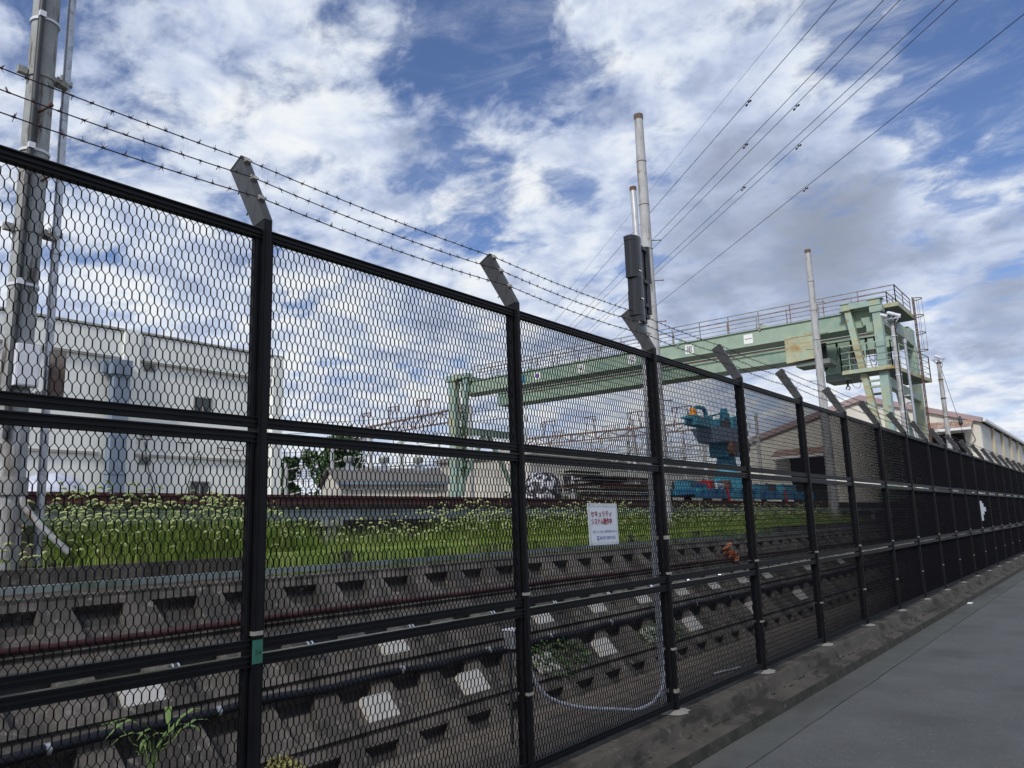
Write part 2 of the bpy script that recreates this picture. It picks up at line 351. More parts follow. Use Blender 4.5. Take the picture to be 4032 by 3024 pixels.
# post with tilted arm
pm_ = MB(); y0, y1 = P0-.0225, P0+.0225
KF, KB = (-3.14, 1.513), (-3.23, 1.494)      # knee front/back (x, z)
TF, TB = (-3.354, 1.908), (-3.452, 1.864)
pm_.hexa([(KB[0], y0, -1.55), (KB[0], y0, KB[1]), (KB[0], y1, -1.55), (KB[0], y1, KB[1]), (KF[0], y0, -1.55), (KF[0], y0, KF[1]), (KF[0], y1, -1.55), (KF[0], y1, KF[1])])
pm_.box(-3.139, -3.136, P0-.012, P0-.009, -1.5, 1.46)
post = pm_.build('fence_post', 'fence_black', fence)
am = MB(); e_ = .0015
am.hexa([(KB[0], y0-e_, KB[1]+.002), (TB[0], y0-e_, TB[1]), (KB[0], y1+e_, KB[1]+.002), (TB[0], y1+e_, TB[1]), (KF[0]+.001, y0-e_, KF[1]+.002), (TF[0], y0-e_, TF[1]), (KF[0]+.001, y1+e_, KF[1]+.002), (TF[0], y1+e_, TF[1])])
# cap lip and little hooks on the back edge
dv = V((TF[0]-KF[0], 0, TF[1]-KF[1])).normalized(); nv = V((dv.z, 0, -dv.x))
tipc = V(((TF[0]+TB[0])/2, P0, (TF[1]+TB[1])/2))
am.obox(tipc + dv*.004, nv*.056, V((0, .026, 0)), dv*.004)
for t in (.25, .62):
    bpnt = V((KB[0], P0-.02, KB[1])).lerp(V((TB[0], P0-.02, TB[1])), t); am.tube([bpnt, bpnt - nv*.012 + V((0, 0, -.006))], .004, 5)
arm = am.build('outrigger_arm', 'arm_grey', post)
cm = MB(); wire_pts = []
for t in (.95, .66, .33):
    w = V((KF[0], P0, KF[1])).lerp(V((TF[0], P0, TF[1])), t) + nv*.008; wire_pts.append(w)
    cm = MB(); cm.obox(w, nv*.008, V((0, .016, 0)), dv*.013); cm.tube([w + V((0, -.02, -.008)), w + V((0, .026, .004))], .0065, 6); cm.build('wire_clip', 'strap_steel', post)
sm_ = MB()
for z in (-.437, -1.05):
    MB().box(-3.1345, -3.2325, y0-.003, y1+.003, z-.009, z+.009).build('steel_band', 'strap_steel', post)
md = MB(); q = random.Random(2)
ring = [(-3.175 + .115*math.cos(a)*q.uniform(.85, 1.1), P0 + .15*math.sin(a)*q.uniform(.85, 1.15)) for a in [2*PI*i/18 for i in range(18)]]
ring = [(min(x, -3.052), y) for x, y in ring]
md.add([(x, y, -1.5445) for x, y in ring] + [(x*.5-3.165*.5, y*.5+P0*.5, -1.529) for x, y in ring] + [(-3.17, P0, -1.525)],
       [(i, (i+1) % 18, 18+(i+1) % 18, 18+i) for i in range(18)] + [(18+i, 18+(i+1) % 18, 36) for i in range(18)], True)
md.build('mortar_pad', 'mortar', post)
# panel: one frame and one sheet of expanded metal, three tall per bay
PH, PW = .974, 1.945
def panel_meshes():
    ya = P0 + .0275; yb = ya + PW; xf, xb = -3.158, -3.190
    fr = MB(); zt = 1.463; zb = zt - PH
    # horizontal rails with a rib, vertical stiles
    for (a, b) in ((zt-.048, zt), (zb, zb+.048)):
        fr.box(xb, xf, ya, yb, a, b); fr.box(xf, xf+.007, ya, yb, (a+b)/2-.004, (a+b)/2+.006)
        fr.box(xf, xf+.010, ya, yb, a, a+.005); fr.box(xf, xf+.010, ya, yb, b-.005, b)
    for (a, b) in ((ya, ya+.020), (yb-.030, yb)):
        fr.box(xb+.003, xf-.003, a, b, zb+.048, zt-.048)
        fr.box(xf-.003, xf+.004, a+.003, a+.008, zb+.048, zt-.048)
    for yy in (ya+.08, ya+.69, ya+1.3, yb-.08):
        for zz in (zt-.03, zb+.02): fr.sphere((xf, yy, zz), .007, 6, 4, (.6, 1, 1))
    f = fr.build('panel_frame', 'fence_black', fence)
    be = MB().box(xb+.004, xf+.0085, ya+.004, yb-.004, zt+.0005, zt+.0025).build('glint_strip', 'gloss_black', f)  # gloss strip added on the rail tops to catch a sky glint
    ms = MB(); px_, pz_ = .0323, .0467; bond = .027
    x0, x1 = -3.1747, -3.1680
    rows = int((PH-.09)/pz_)+2; cols = int((PW-.04)/px_)+1
    za, zz_ = zb+.044, zt-.044; yl, yr = ya+.016, yb-.026
    def strand(p, q, th, x0=x0, x1=x1):
        # clip in y
        (a, b), (c, d) = p, q
        if min(b, d) < za or max(b, d) > zz_: 
            if max(b, d) <= za or min(b, d) >= zz_: return
            if a == c: b, d = max(min(b, d), za), min(max(b, d), zz_)
            else:
                lo, hi = ((a, b), (c, d)) if b < d else ((c, d), (a, b))
                if lo[1] < za: t = (za-lo[1])/(hi[1]-lo[1]); lo = (lo[0]+(hi[0]-lo[0])*t, za)
                if hi[1] > zz_: t = (zz_-lo[1])/(hi[1]-lo[1]); hi = (lo[0]+(hi[0]-lo[0])*t, zz_)
                (a, b), (c, d) = lo, hi
        d_ = math.hypot(c-a, d-b)
        if d_ < 1e-4 or min(a, c) < yl or max(a, c) > yr: return
        ny, nz = -(d-b)/d_*th/2, (c-a)/d_*th/2
        vs = [(x, y, z) for x in (x0, x1) for (y, z) in ((a+ny, b+nz), (a-ny, b-nz), (c-ny, d-nz), (c+ny, d+nz))]
        ms.add(vs, [(0, 3, 2, 1), (4, 5, 6, 7), (0, 4, 7, 3), (1, 2, 6, 5)])
    for r in range(-1, rows+1):
        for c_ in range(cols+1):
            y = yl + .004 + (c_ + (.5 if r % 2 else 0))*px_; z = za + r*pz_
            strand((y, z-bond/2), (y, z+bond/2), .0032)
            zn = z + pz_ - bond/2
            strand((y, z+bond/2), (y+px_/2, zn), .0020, -3.1738, -3.1690)
            strand((y, z+bond/2), (y-px_/2, zn), .0020, -3.1738, -3.1690)
    g = ms.build('mesh_panel', 'mesh_black', fence)
    return g, f
pn, fr_ = panel_meshes()
for n in range(first_n, last_n+1):
    if n: 
        c = copy_tree(post, (0, 2*n, 0))
    for t in range(3):
        if n == 0 and t == 0: continue
        if n == last_n: continue
        for src in (pn, fr_):
            c = copy_tree(src, (0, 2*n, -t*.997))
# barbed wires
q = random.Random(3)
for k, w in enumerate(wire_pts):
    m1 = MB(); pts = []
    for n in range(first_n, last_n):
        for i in range(8):
            t = i/8; pts.append((w.x, P0 + 2*(n+t), w.z - .028*4*t*(1-t)*(1 if k else .6)))
    m1.tube(pts, .0026, 4, False)
    for sg in (-1, 1):
        m1.tube([(p[0], p[1], p[2] + sg*.0015) for p in pts], .0018, 3, False)
    L = 2.0*(last_n-1-first_n); y = P0 + 2*first_n + .05*k
    while y < P0 + 2*(last_n-1) - .3:
        u = (y - (P0 + 2*first_n))/2; t = u - int(u); z = w.z - .028*4*t*(1-t)*(1 if k else .6)
        if y > .5:
            c = V((w.x, y, z)); m1.tube([c + V((0, -.008, 0)), c + V((0, .008, 0))], .0046, 5, False)
            for j in range(4):
                an = q.uniform(0, 2*PI); dd = V((math.cos(an), q.uniform(-.9, .9), math.sin(an))).normalized()
                m1.tube([c, c + dd*.022], [.0022, .0010], 3, False)
        y += q.uniform(.078, .096)
    m1.build('barbed_wire', 'wire_dark', fence)
# green tape flag on the first post
tp = MB().box(-3.1385, -3.1345, 2.112, 2.1625, -.566, -.465); tpo = tp.build('tape_strip', 'tape_green', fence)
tt = MB(); text_mesh(tt, '24', (-3.134, 2.122, -.53), (0, 1, 0), (0, 0, 1), .032); tt.build('tape_number', 'tape_ink', tpo)
ex = MB()
for z in (-.14, -1.38):
    MB().box(-3.1335, -3.235, P0+4-.027, P0+4+.027, z-.015, z+.015).build('steel_band', 'strap_steel', fence)

# ------------------------------------------------------------------ things tied to the fence
sg = thing('warning_sign', (-3.154, 5.14, -.165), 'white paper notice with red and blue Japanese writing tied to the fence mesh', 'sign')
MB().extr([(-3.152, 4.926, .146), (-3.152, 5.346, .143), (-3.152, 5.350, -.166), (-3.152, 4.936, -.163)], (-.004, 0, 0)).build('sheet', 'sign_white', sg)
m = MB()
for a in ([(4.930, .143), (5.343, .140), (5.343, .118), (4.930, .121)], [(4.938, -.140), (5.347, -.143), (5.348, -.163), (4.938, -.160)], [(4.930, .12), (4.947, .12), (4.955, -.14), (4.938, -.14)], [(5.329, .118), (5.343, .118), (5.347, -.143), (5.333, -.143)]):
    m.add([(-3.1505, y, z) for y, z in a], [(3, 2, 1, 0)])
m.build('tape_border', 'sign_tape', sg)
m = MB(); X = -3.1495
text_mesh(m, 'セキュリティ', (X, 4.958, .048), (0, 1, 0), (0, 0, 1), .052, .98)
text_mesh(m, 'システム動作中', (X, 4.960, -.008), (0, 1, 0), (0, 0, 1), .052, .82)
b0 = len(m.v)
o_ = m.v[:]; f_ = m.f[:]
for dy, dz in ((.0022, 0), (.0011, .0012)): m.add([(x+.0003, y+dy, z+dz) for x, y, z in o_], f_)
m.build('red_writing', 'sign_red', sg)
m = MB()
text_mesh(m, '許可無く立ち入った場合は、警察署等関係機関に通報します。', (X, 4.975, -.072), (0, 1, 0), (0, 0, 1), .0195, .66)
text_mesh(m, '東京地下鉄株式会社', (X, 5.070, -.122), (0, 1, 0), (0, 0, 1), .029, .88)
m.box(X-.0004, X+.0002, 5.035, 5.060, -.126, -.097)
m.build('blue_writing', 'sign_blue', sg)
m = MB(); m.add([(X+.0012, 5.039, -.117), (X+.0012, 5.0435, -.117), (X+.0012, 5.0435, -.107), (X+.0012, 5.0475, -.113), (X+.0012, 5.0515, -.107), (X+.0012, 5.0515, -.117), (X+.0012, 5.056, -.117), (X+.0012, 5.056, -.101), (X+.0012, 5.0475, -.109), (X+.0012, 5.039, -.101)], [(0, 1, 2, 9), (2, 3, 8, 9), (3, 4, 7, 8), (4, 5, 6, 7)])
m.build('company_mark', 'white_label', sg)
m = MB()
for y, z in ((4.937, .136), (5.337, .134), (4.947, -.155), (5.341, -.158)): m.tube([(-3.17, y, z), (-3.148, y, z-.003), (-3.149, y+.012, z+.006)], .0016, 4)
m.build('tie_wire', 'ink_black', sg)
pp = thing('notice_papers', (-3.153, 24.6, -.25), 'pale paper sheets overlapping in steps on the far mesh', 'papers')
m = MB()
for i, (a, b, c, d) in enumerate(((24.25, 24.62, -.26, .26), (24.52, 24.86, -.10, .20), (24.78, 25.2, -.02, .10))): m.box(-3.156+.002*i, -3.153+.002*i, a, b, c, d)
m.build('sheet', 'sign_white', pp)

# sensor mast at the third post
ms = thing('sensor_mast', (-3.345, 6.44, -1.545), 'slim galvanised mast with black infrared sensor towers beside the third post', 'mast')
MB().tube([(-3.35, 6.30, -1.56), (-3.35, 6.30, -.5), (-3.35, 6.325, .5), (-3.35, 6.345, 1.7), (-3.35, 6.31, 3.13), (-3.35, 6.31, 3.16)], [.034, .034, .034, .032, .030, .024], 16).build('mast_tube', 'mast_grey', ms)
MB().tube([(-3.35, 6.31, 3.128), (-3.35, 6.31, 3.165)], .033, 14).build('mast_cap', 'rust', ms)
def tower(yc, y_out, nm):
    t = MB(); xx = -3.30
    # upper wide half cylinder and lower narrower one, drawn as rounded boxes
    def rr(yc, w, z0, z1, d=.075, n=10):
        ring = []
        for i in range(n+1):
            a = -PI/2 + PI*i/n; ring.append((xx + d*math.cos(a)*.75, yc + y_out*0 + w*math.sin(a)))
        ring += [(xx-.055, yc+w*.9), (xx-.055, yc-w*.9)]
        t.extr([(x, y, z0) for x, y in ring], (0, 0, z1-z0))
    return t, rr
t, rr = tower(6.165, 0, 'a')
rr(6.165, .095, 2.215, 2.585); rr(6.165, .100, 2.555, 2.60); rr(6.165, .100, 2.20, 2.228)
rr(6.175, .078, 2.075, 2.20); rr(6.175, .083, 2.065, 2.082); rr(6.172, .084, 1.845, 2.07); rr(6.180, .072, 1.79, 1.86)
s1 = t.build('sensor_tower', 'plastic_black', ms)
m = MB(); m.box(-3.243, -3.238, 6.130, 6.165, 2.255, 2.266); m.box(-3.238, -3.2335, 6.135, 6.17, 1.99, 2.001); m.build('sensor_label', 'white_label', s1)
t, rr = tower(6.40, 0, 'b')
rr(6.39, .040, 2.235, 2.56, .05); rr(6.37, .032, 1.90, 2.22, .045); rr(6.39, .043, 2.21, 2.24, .054)
t.build('sensor_tower', 'plastic_black', ms)
m = MB(); m.box(-3.33, -3.29, 6.262, 6.318, 1.80, 2.56)
for z in (2.50, 2.18, 1.95, 1.84): m.box(-3.29, -3.262, 6.255, 6.33, z, z+.03)
m.build('mounting_bracket', 'machine_dark', ms)
m = MB()
for z in (2.14, 1.96, 1.72): m.box(-3.37, -3.31, 6.34, 6.41, z, z+.012)
m.build('cable_tie', 'strap_steel', ms)
# white flexible conduit: down beside the post, loops back to the second post
cd = MB(); path = [(-3.30, 6.285, .6), (-3.30, 6.27, -.2), (-3.30, 6.255, -.8), (-3.30, 6.25, -1.15), (-3.30, 6.20, -1.36), (-3.30, 6.02, -1.455), (-3.30, 5.75, -1.468), (-3.30, 5.4, -1.40), (-3.30, 5.0, -1.315), (-3.30, 4.7, -1.225), (-3.30, 4.5, -1.13), (-3.30, 4.38, -1.0), (-3.295, 4.30, -.82), (-3.285, 4.22, -.55), (-3.285, 4.2, -.42)]
def catmull(P, k=6):
    P = [V(p) for p in P]; o = []
    for i in range(len(P)-1):
        a, b, c, d = P[max(i-1, 0)], P[i], P[i+1], P[min(i+2, len(P)-1)]
        for j in range(k):
            t = j/k; o.append(.5*((2*b) + (c-a)*t + (2*a-5*b+4*c-d)*t*t + (3*b-a-3*c+d)*t**3))
    return o + [P[-1]]
pts = catmull(path, 26); cd.tube(pts, [.0145 if i % 2 else .0118 for i in range(len(pts))], 8)
cd.build('flexible_conduit', 'conduit_white', label='white corrugated conduit hanging in a loop behind the fence mesh', cat='conduit')
jb = thing('junction_box', (-4.2, 5.29, -1.72), 'small grey metal junction box on legs behind the second post', 'box')
MB().box(-4.25, -4.15, 5.26, 5.37, -1.00, -.86).build('box_body', 'zinc', jb)
MB().box(-4.26, -4.14, 5.25, 5.38, -.858, -.848).build('lid', 'conduit_white', jb)
m = MB()
for x in (-4.24, -4.16): MB().box(x-.008, x+.008, 5.31, 5.33, -1.76, -1.00).build('leg', 'machine_dark', jb)

# ================================================================== RETAINING WALL
YW0, YW1 = -3.25, 60.0
def S(xd, off=0.):   # point on the sloping wall: xd metres behind the camera line, off metres proud of it
    z = -1.76 + 1.1*(xd-4.75); return (-xd + .74*off, z + .673*off)
wall = thing('retaining_wall', (-5.3, YW0, -1.8), 'sloping stained concrete retaining wall in stepped tiers with rows of dark recesses', 'retaining wall')
tiers = [(4.70, 4.938, 4.780, 4.855), (4.938, 5.31, 5.135, 5.215), (5.31, 5.68, 5.485, 5.585), (5.68, 5.99, 5.825, 5.925)]
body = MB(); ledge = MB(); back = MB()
def slab(mb, ya, yb, xa, xb, o0, o1):
    p = []
    a0, a1, b0_, b1_ = S(xa, o0), S(xa, o1), S(xb, o0), S(xb, o1)
    for (x, z) in (a0, b0_):
        for y in (ya, yb): pass
    mb.hexa([(a0[0], ya, a0[1]), (b0_[0], ya, b0_[1]), (a0[0], yb, a0[1]), (b0_[0], yb, b0_[1]), (a1[0], ya, a1[1]), (b1_[0], ya, b1_[1]), (a1[0], yb, a1[1]), (b1_[0], yb, b1_[1])])
MOD = .5825
nmod = int((YW1-YW0)/MOD)
for k, (xa, xb, r0, r1) in enumerate(tiers):
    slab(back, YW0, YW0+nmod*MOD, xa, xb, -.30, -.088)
    for j in range(0, nmod, 2):
        g = .005; a = YW0 + j*MOD + g; b = YW0 + (j+2)*MOD - g; o = .006*(rnd.random()-.5)
        slab(body, a, b, xa+.035, r0, -.14, -.050+o)
        slab(body, a, b, r1, xb-(.012 if k < 3 else 0), -.12, o+.001)
    for j in range(nmod):
        yc = 4.45 + (j - round((4.45-YW0)/MOD))*MOD
        if yc < YW0+.3 or yc > YW0+nmod*MOD-.3: continue
        w = .105; yq = yc + MOD/2; (ax, az), (ax2, az2), (bx_, bz), (bx2, bz2) = S(xa+.034, -.12), S(xa+.034, .006), S(r1, -.12), S(r1, .006); w2 = w + .055
        body.hexa([(ax, yq-w2, az), (bx_, yq-w, bz), (ax, yq+w2, az), (bx_, yq+w, bz), (ax2, yq-w2, az2), (bx2, yq-w, bz2), (ax2, yq+w2, az2), (bx2, yq+w, bz2)])
    if k:
        slab(ledge, YW0, YW0+nmod*MOD, xa-.010, xa+.033, -.10, .035)
back.build('recess_back', 'seam_recess_shade', wall)
body.build('wall_face', 'wall_concrete', wall)
ledge.build('ledge_beam', 'wall_concrete', wall)
x_, z_ = S(5.99, .004)
MB().extr([(x_+.018, YW0, z_-.055), (x_+.018, YW0, z_+.004), (-6.13, YW0, z_+.012), (-6.13, YW0, z_-.10)], (0, nmod*MOD, 0)).build('coping', 'wall_concrete', wall)
for yc in (2.83, 5.14, 7.43, 8.60, 9.78, 10.95, 12.1, 13.3, 14.45, 16.8, 19.1):
    m = MB(); slab(m, yc-.16, yc+.11, 5.345, 5.462, -.05, .016); m.build('white_patch', 'patch_white', wall)
for yc in (4.63, 5.80, 6.97, 8.14, 9.3, 10.5, 12.8, 15.1):
    m = MB(); slab(m, yc-.16, yc+.13, 4.972, 5.128, -.05, .016); m.build('white_patch', 'patch_white', wall)
for y in (3.05, 4.21, 5.37, 6.57, 7.71, 8.91, 10.08, 11.25, 12.4):
    b_ = thing('pipe_hook', (-5.5, y, S(5.5)[1]), 'pair of shiny steel hooks bolted to the slope of the stained wall', 'hook', 'steel hooks along the wall slope')
    m = MB()
    for dy in (-.022, .022):
        pts = [S(5.43, .0), S(5.42, .05), S(5.45, .065), S(5.50, .065), S(5.53, .05), S(5.52, 0)]
        m.tube([(x, y+dy, z) for x, z in pts], .008, 6)
    m.build('hook_loop', 'chrome', b_)
m = MB(); x_, z_ = S(5.70, .05); pts = []
for i in range(0, 129): pts.append((x_ + .004*math.sin(i*1.3), YW0+.2+i*.49, z_ + .006*math.sin(i*.9)))
m.tube(pts, .024, 8); rp = m.build('wall_pipe', 'pipe_red', label='dark red pipe running along the upper ledge of the retaining wall', cat='pipe')
m = MB(); x_, z_ = S(5.235, .06); pts = []
for i in range(0, 241):
    y = YW0+.2+i*.26; pts.append((x_ + .003*math.sin(i), y, z_ - .02 - .022*math.sin(y*PI/1.2)**2 + .01*math.sin(y*.7)))
m.tube(pts, .033, 8)
cab = m.build('wall_cable', 'cable_black', label='thick black cable sagging along the middle of the retaining wall', cat='cable')
m = MB()
for y in (2.13, 3.23, 4.99, 6.17, 7.22, 8.5, 9.7, 10.9, 12.1):
    m.tube([(x_, y-.016, z_-.02), (x_, y+.016, z_-.02)], .038, 8)
m.build('cable_clip', 'zinc', cab)
MB().tube([(-6.22, YW0, -.338), (-6.22, 60, -.338)], .026, 10).box(-6.235, -6.195, YW0, 60, -.364, -.316).build('cable_duct', 'gutter_steel', label='low blue grey steel duct on top of the retaining wall', cat='duct')
MB().box(-6.62, -6.48, YW0, 60, -.50, -.205).build('edging_curb', 'wall_concrete', label='low concrete curb between the duct and the grass', cat='curb')
# upper cable trough on concrete posts
tr = thing('cable_trough', (-7.8, -2, -.2), 'grey steel cable trough raised on short concrete posts behind the grass', 'trough')
m = MB()
for i in range(0, 31):
    a = -3+2.0*i; m.box(-7.90, -7.78, a+.004, a+1.996, .135, .262); m.box(-7.91, -7.768, a+.004, a+1.996, .250, .256)
m.build('trough_body', 'trough_steel', tr)
for i in range(-2, 20):
    y = 6.30 + 2.9*i
    if y < -2.5 or y > 56: continue
    m = MB().box(-7.87, -7.76, y-.06, y+.06, -.25, .06); m.box(-7.92, -7.74, y-.15, y+.15, .06, .134); m.build('trough_post', 'post_concrete', tr)
MB().box(-8.745, -8.60, -6, 70, -.2, .365).build('edge_wall', 'mossy_shade_concrete', label='dark weathered concrete wall edging the raised yard under the rusty rail', cat='wall')
m = MB()
m.extr([(-8.66+a, -6, .366+b) for a, b in ((-.055, 0), (.055, 0), (.055, .012), (.010, .025), (.010, .075), (.034, .088), (.034, .122), (-.034, .122), (-.034, .088), (-.010, .075), (-.010, .025), (-.055, .012))], (0, 76, 0))
m.build('crane_rail', 'rail_rust', label='rusty dark red rail along the top edge of the raised yard', cat='rail')

# ================================================================== GRASS
def blade(mb, b, h, lean, dirv_, w, seg=3, head=False, hb=None):
    b = V(b); d = V((math.cos(dirv_), math.sin(dirv_), 0)); s_ = V((-d.y, d.x, 0))
    pts = []
    for i in range(seg+1):
        t = i/seg; pts.append(b + d*lean*h*(t**2.2) + V((0, 0, h*(t - .22*lean*t**3))))
    vs = []; 
    for i, p in enumerate(pts):
        ww = w*(1-i/seg*.85); vs += [p - s_*ww, p + s_*ww]
    mb.add(vs, [(2*i, 2*i+1, 2*i+3, 2*i+2) for i in range(seg)])
    if head:
        n = V((pts[-1]-pts[-2])).normalized(); L = q.uniform(.06, .105); hp = []
        dd = V((n.x, n.y, n.z)); p = pts[-1].copy()
        droop = q.uniform(.5, 1.6)
        for i in range(5):
            hp.append(p.copy()); p += dd*L/4; dd = (dd + V((d.x*.25*droop, d.y*.25*droop, -.42*droop))).normalized()
        r = q.uniform(.0075, .0115); hb.tube(hp, [r*.6, r, r*1.05, r*.8, r*.3], 5, True, True)
q = random.Random(11)
gb, gh = MB(), MB()
def ground_z(x):
    P = [(-6.10, -.42), (-6.45, -.38), (-6.62, -.24), (-7.2, -.20), (-7.8, -.17), (-8.35, -.10)]
    for (a, za), (b, zb) in zip(P, P[1:]):
        if b <= x <= a: return za + (zb-za)*(x-a)/(b-a)
    return -.2
def tall(y):
    if y < 2.95: return .05
    if y < 3.1: return .7
    if y < 4.9: return 1.0
    if y < 5.3: return .8
    if y < 7.2: return .22
    if y < 8.4: return .22 + .5*(y-7.2)/1.2
    return .68 + .15*math.sin(y*1.7)
for k in range(30000):
    y = -1 + 27*q.random()**1.55; x = -q.uniform(6.50, 7.70); tl = tall(y)
    if y < 2.95 and q.random() > .08: continue
    h = (.10 + .46*q.random()**1.2)*(.40+.80*tl)*(1+.25*math.sin(y*6.1)*math.sin(y*2.3+x*5))
    blade(gb, (x, y, ground_z(x)-.01), h, q.uniform(.3, 1.3), q.uniform(0, 2*PI) if q.random() < .4 else -PI/2 + q.gauss(0, .7), q.uniform(.0018, .0040))
for k in range(3300):
    y = 2.2 + 22*q.random()**1.3; x = -q.uniform(6.55, 7.7); tl = tall(y)
    if q.random() > tl*1.15: continue
    h = (.20 + .46*q.random())*(.42+.70*tl)*(.85 if x > -6.9 else 1)
    blade(gb, (x, y, ground_z(x)-.01), h, q.uniform(.3, .8), -PI/2 + q.gauss(0, .6), .0013, 4, True, gh)
for k in range(60):    # sparse stems left of the clump
    y = q.uniform(1.2, 3.0); x = -q.uniform(6.5, 6.95)
    blade(gb, (x, y, ground_z(x)-.01), q.uniform(.12, .36), q.uniform(.6, 1.3), -PI/2 + q.gauss(0, .5), .0014, 4, True, gh)
for k in range(7000):  # extra tall blades filling the clump
    y = q.uniform(3.0, 5.3) if q.random() < .75 else q.uniform(7.8, 14)
    x = -q.uniform(6.6, 7.7); blade(gb, (x, y, ground_z(x)-.01), q.uniform(.22, .50), q.uniform(.4, 1.6), -PI/2 + q.gauss(0, 1.1), q.uniform(.0015, .0032))
def spill(b, L, a, w):
    b = V(b); d = V((math.cos(a), math.sin(a), 0)); s_ = V((-d.y, d.x, 0)); vs = []
    for i in range(5):
        t = i/4; p = b + d*L*.75*t + V((0, 0, L*(.9*t - 1.75*t*t))); ww = w*(1-t*.85); vs += [p - s_*ww, p + s_*ww]
    gb.add(vs, [(2*i, 2*i+1, 2*i+3, 2*i+2) for i in range(4)])
for k in range(15000):
    y = 4.6 + 13*q.random()**1.4 + q.gauss(0, .1)
    if math.sin(y*2.1)+math.sin(y*5.3+1) < q.uniform(-1.6, .5)-.4: continue
    spill((-q.uniform(6.46, 6.6), y, -.215), q.uniform(.10, .30), q.gauss(0, .8), q.uniform(.002, .004))
for k in range(0):  # grass spilling over the curb and duct
    y = q.choice([q.uniform(5.0, 8.2), q.uniform(3.2, 16)])
    if y < 5.0 and q.random() < .85: continue
    x = -q.uniform(6.40, 6.56)
    blade(gb, (x, y, -.215 if x < -6.48 else -.33), q.uniform(.10, .24), q.uniform(1.0, 1.9), q.gauss(0, .9), q.uniform(.0018, .0036), 3, q.random() < .03, gh)
g_ = gb.build('foxtail_grass', 'grass_blade', label='bright green foxtail grass with drooping seed heads along the bank', cat='grass', kind='stuff')
gh.build('seed_heads', 'grass_head', g_, kind='stuff')
# leafy weeds
def leafy(name, c, n, L, m, label, cat, spread, up=.6, seed=1):
    q = random.Random(seed); t = MB(); st = MB(); c = V(c)
    for i in range(n):
        a = 2*PI*i/n + q.uniform(-.3, .3); l = L*q.uniform(.6, 1.1); d = V((math.cos(a)*.7, math.sin(a), 0)); s_ = V((-d.y, d.x, 0)).normalized()
        b = c + V((q.uniform(-1, 1)*spread[0], q.uniform(-1, 1)*spread[1], q.uniform(0, 1)*spread[2]))
        pts = [b + d*l*u + V((0, 0, up*l*(u*1.5-1.35*u*u))) for u in (0, .25, .5, .75, 1)]
        ww = [.1, .8, 1, .6, .03]; vs = []
        for p, w_ in zip(pts, ww): vs += [p - s_*w_*l*.06, p + s_*w_*l*.06]
        t.add(vs, [(2*j, 2*j+1, 2*j+3, 2*j+2) for j in range(4)])
        st.tube([V((c.x, c.y, c.z-.12)), (b+c)/2, b], .003, 4)
    r = thing(name, (c.x, c.y, c.z-.12), label, cat); t.build('leaf', m, r); st.build('stem', m, r)
leafy('weed', (-4.3, 2.30, -1.14), 15, .30, 'leaf_weed', 'broad bladed green weed arching up behind the bottom of the fence', 'weed', (.05, .10, .10), .9, 4)
q = random.Random(9)
def leaf_patch(name, cy_, cx, ry, rx, n, m, label, cat, size=.03):
    t = MB()
    for i in range(n):
        a = q.uniform(0, 2*PI); r = math.sqrt(q.random()); xd = cx + rx*r*math.cos(a); y = cy_ + ry*r*math.sin(a)
        x, z = S(xd, q.uniform(.01, .09)); c = V((x, y, z)); u = V((q.uniform(-1, 1), q.uniform(-1, 1), q.uniform(-.6, .6))).normalized(); v = u.cross(V((.7, q.uniform(-.5, .5), .7))).normalized(); s_ = size*q.uniform(.5, 1.2)
        t.add([c-u*s_, c+v*s_*.6, c+u*s_, c-v*s_*.6], [(0, 1, 2, 3)])
    t.build(name, m, label=label, cat=cat)
leaf_patch('wall_creeper', 7.15, 5.05, .55, .15, 380, 'leaf_ivy', 'clump of green creeper low on the wall behind the third post', 'creeper', .028)
leaf_patch('wall_weed', 9.4, 5.03, .55, .12, 420, 'leaf_ivy', 'thin straggly green weed on the wall between the fourth and third posts', 'weed', .022)
leaf_patch('moss_clump', 3.50, 4.83, .16, .10, 600, 'moss_yellow', 'yellowish moss clump at the wall foot right of the first post', 'moss', .018)
m = MB(); q = random.Random(21)
for i in range(11):
    x, z = S(5.76 + q.uniform(-.08, .08), .03+q.uniform(0, .08)); y = 13.4 + q.uniform(-.28, .28)
    u = V((q.uniform(-1, 1), q.uniform(-1, 1), q.uniform(-1, 1))).normalized()*.11; v = u.orthogonal().normalized()*.07
    c = V((x, y, z)); m.add([c-u-v, c+u-v*.4, c+u*.8+v, c-u*.6+v*.8], [(0, 1, 2, 3)])
m.build('orange_scrap', 'cloth_orange', label='crumpled orange and white scrap lying on the wall slope', cat='litter')
MB().bar((-4.02, 8.80, -1.745), (-3.92, 9.32, -1.742), .03, .012).build('white_stick', 'paint_white', label='short white strip lying on the gravel behind the mesh', cat='litter')
MB().box(-2.80, -2.72, 18.05, 18.25, -1.799, -1.785).build('paper_scrap', 'paint_white', label='small white scrap of paper on the road near the gutter', cat='litter')
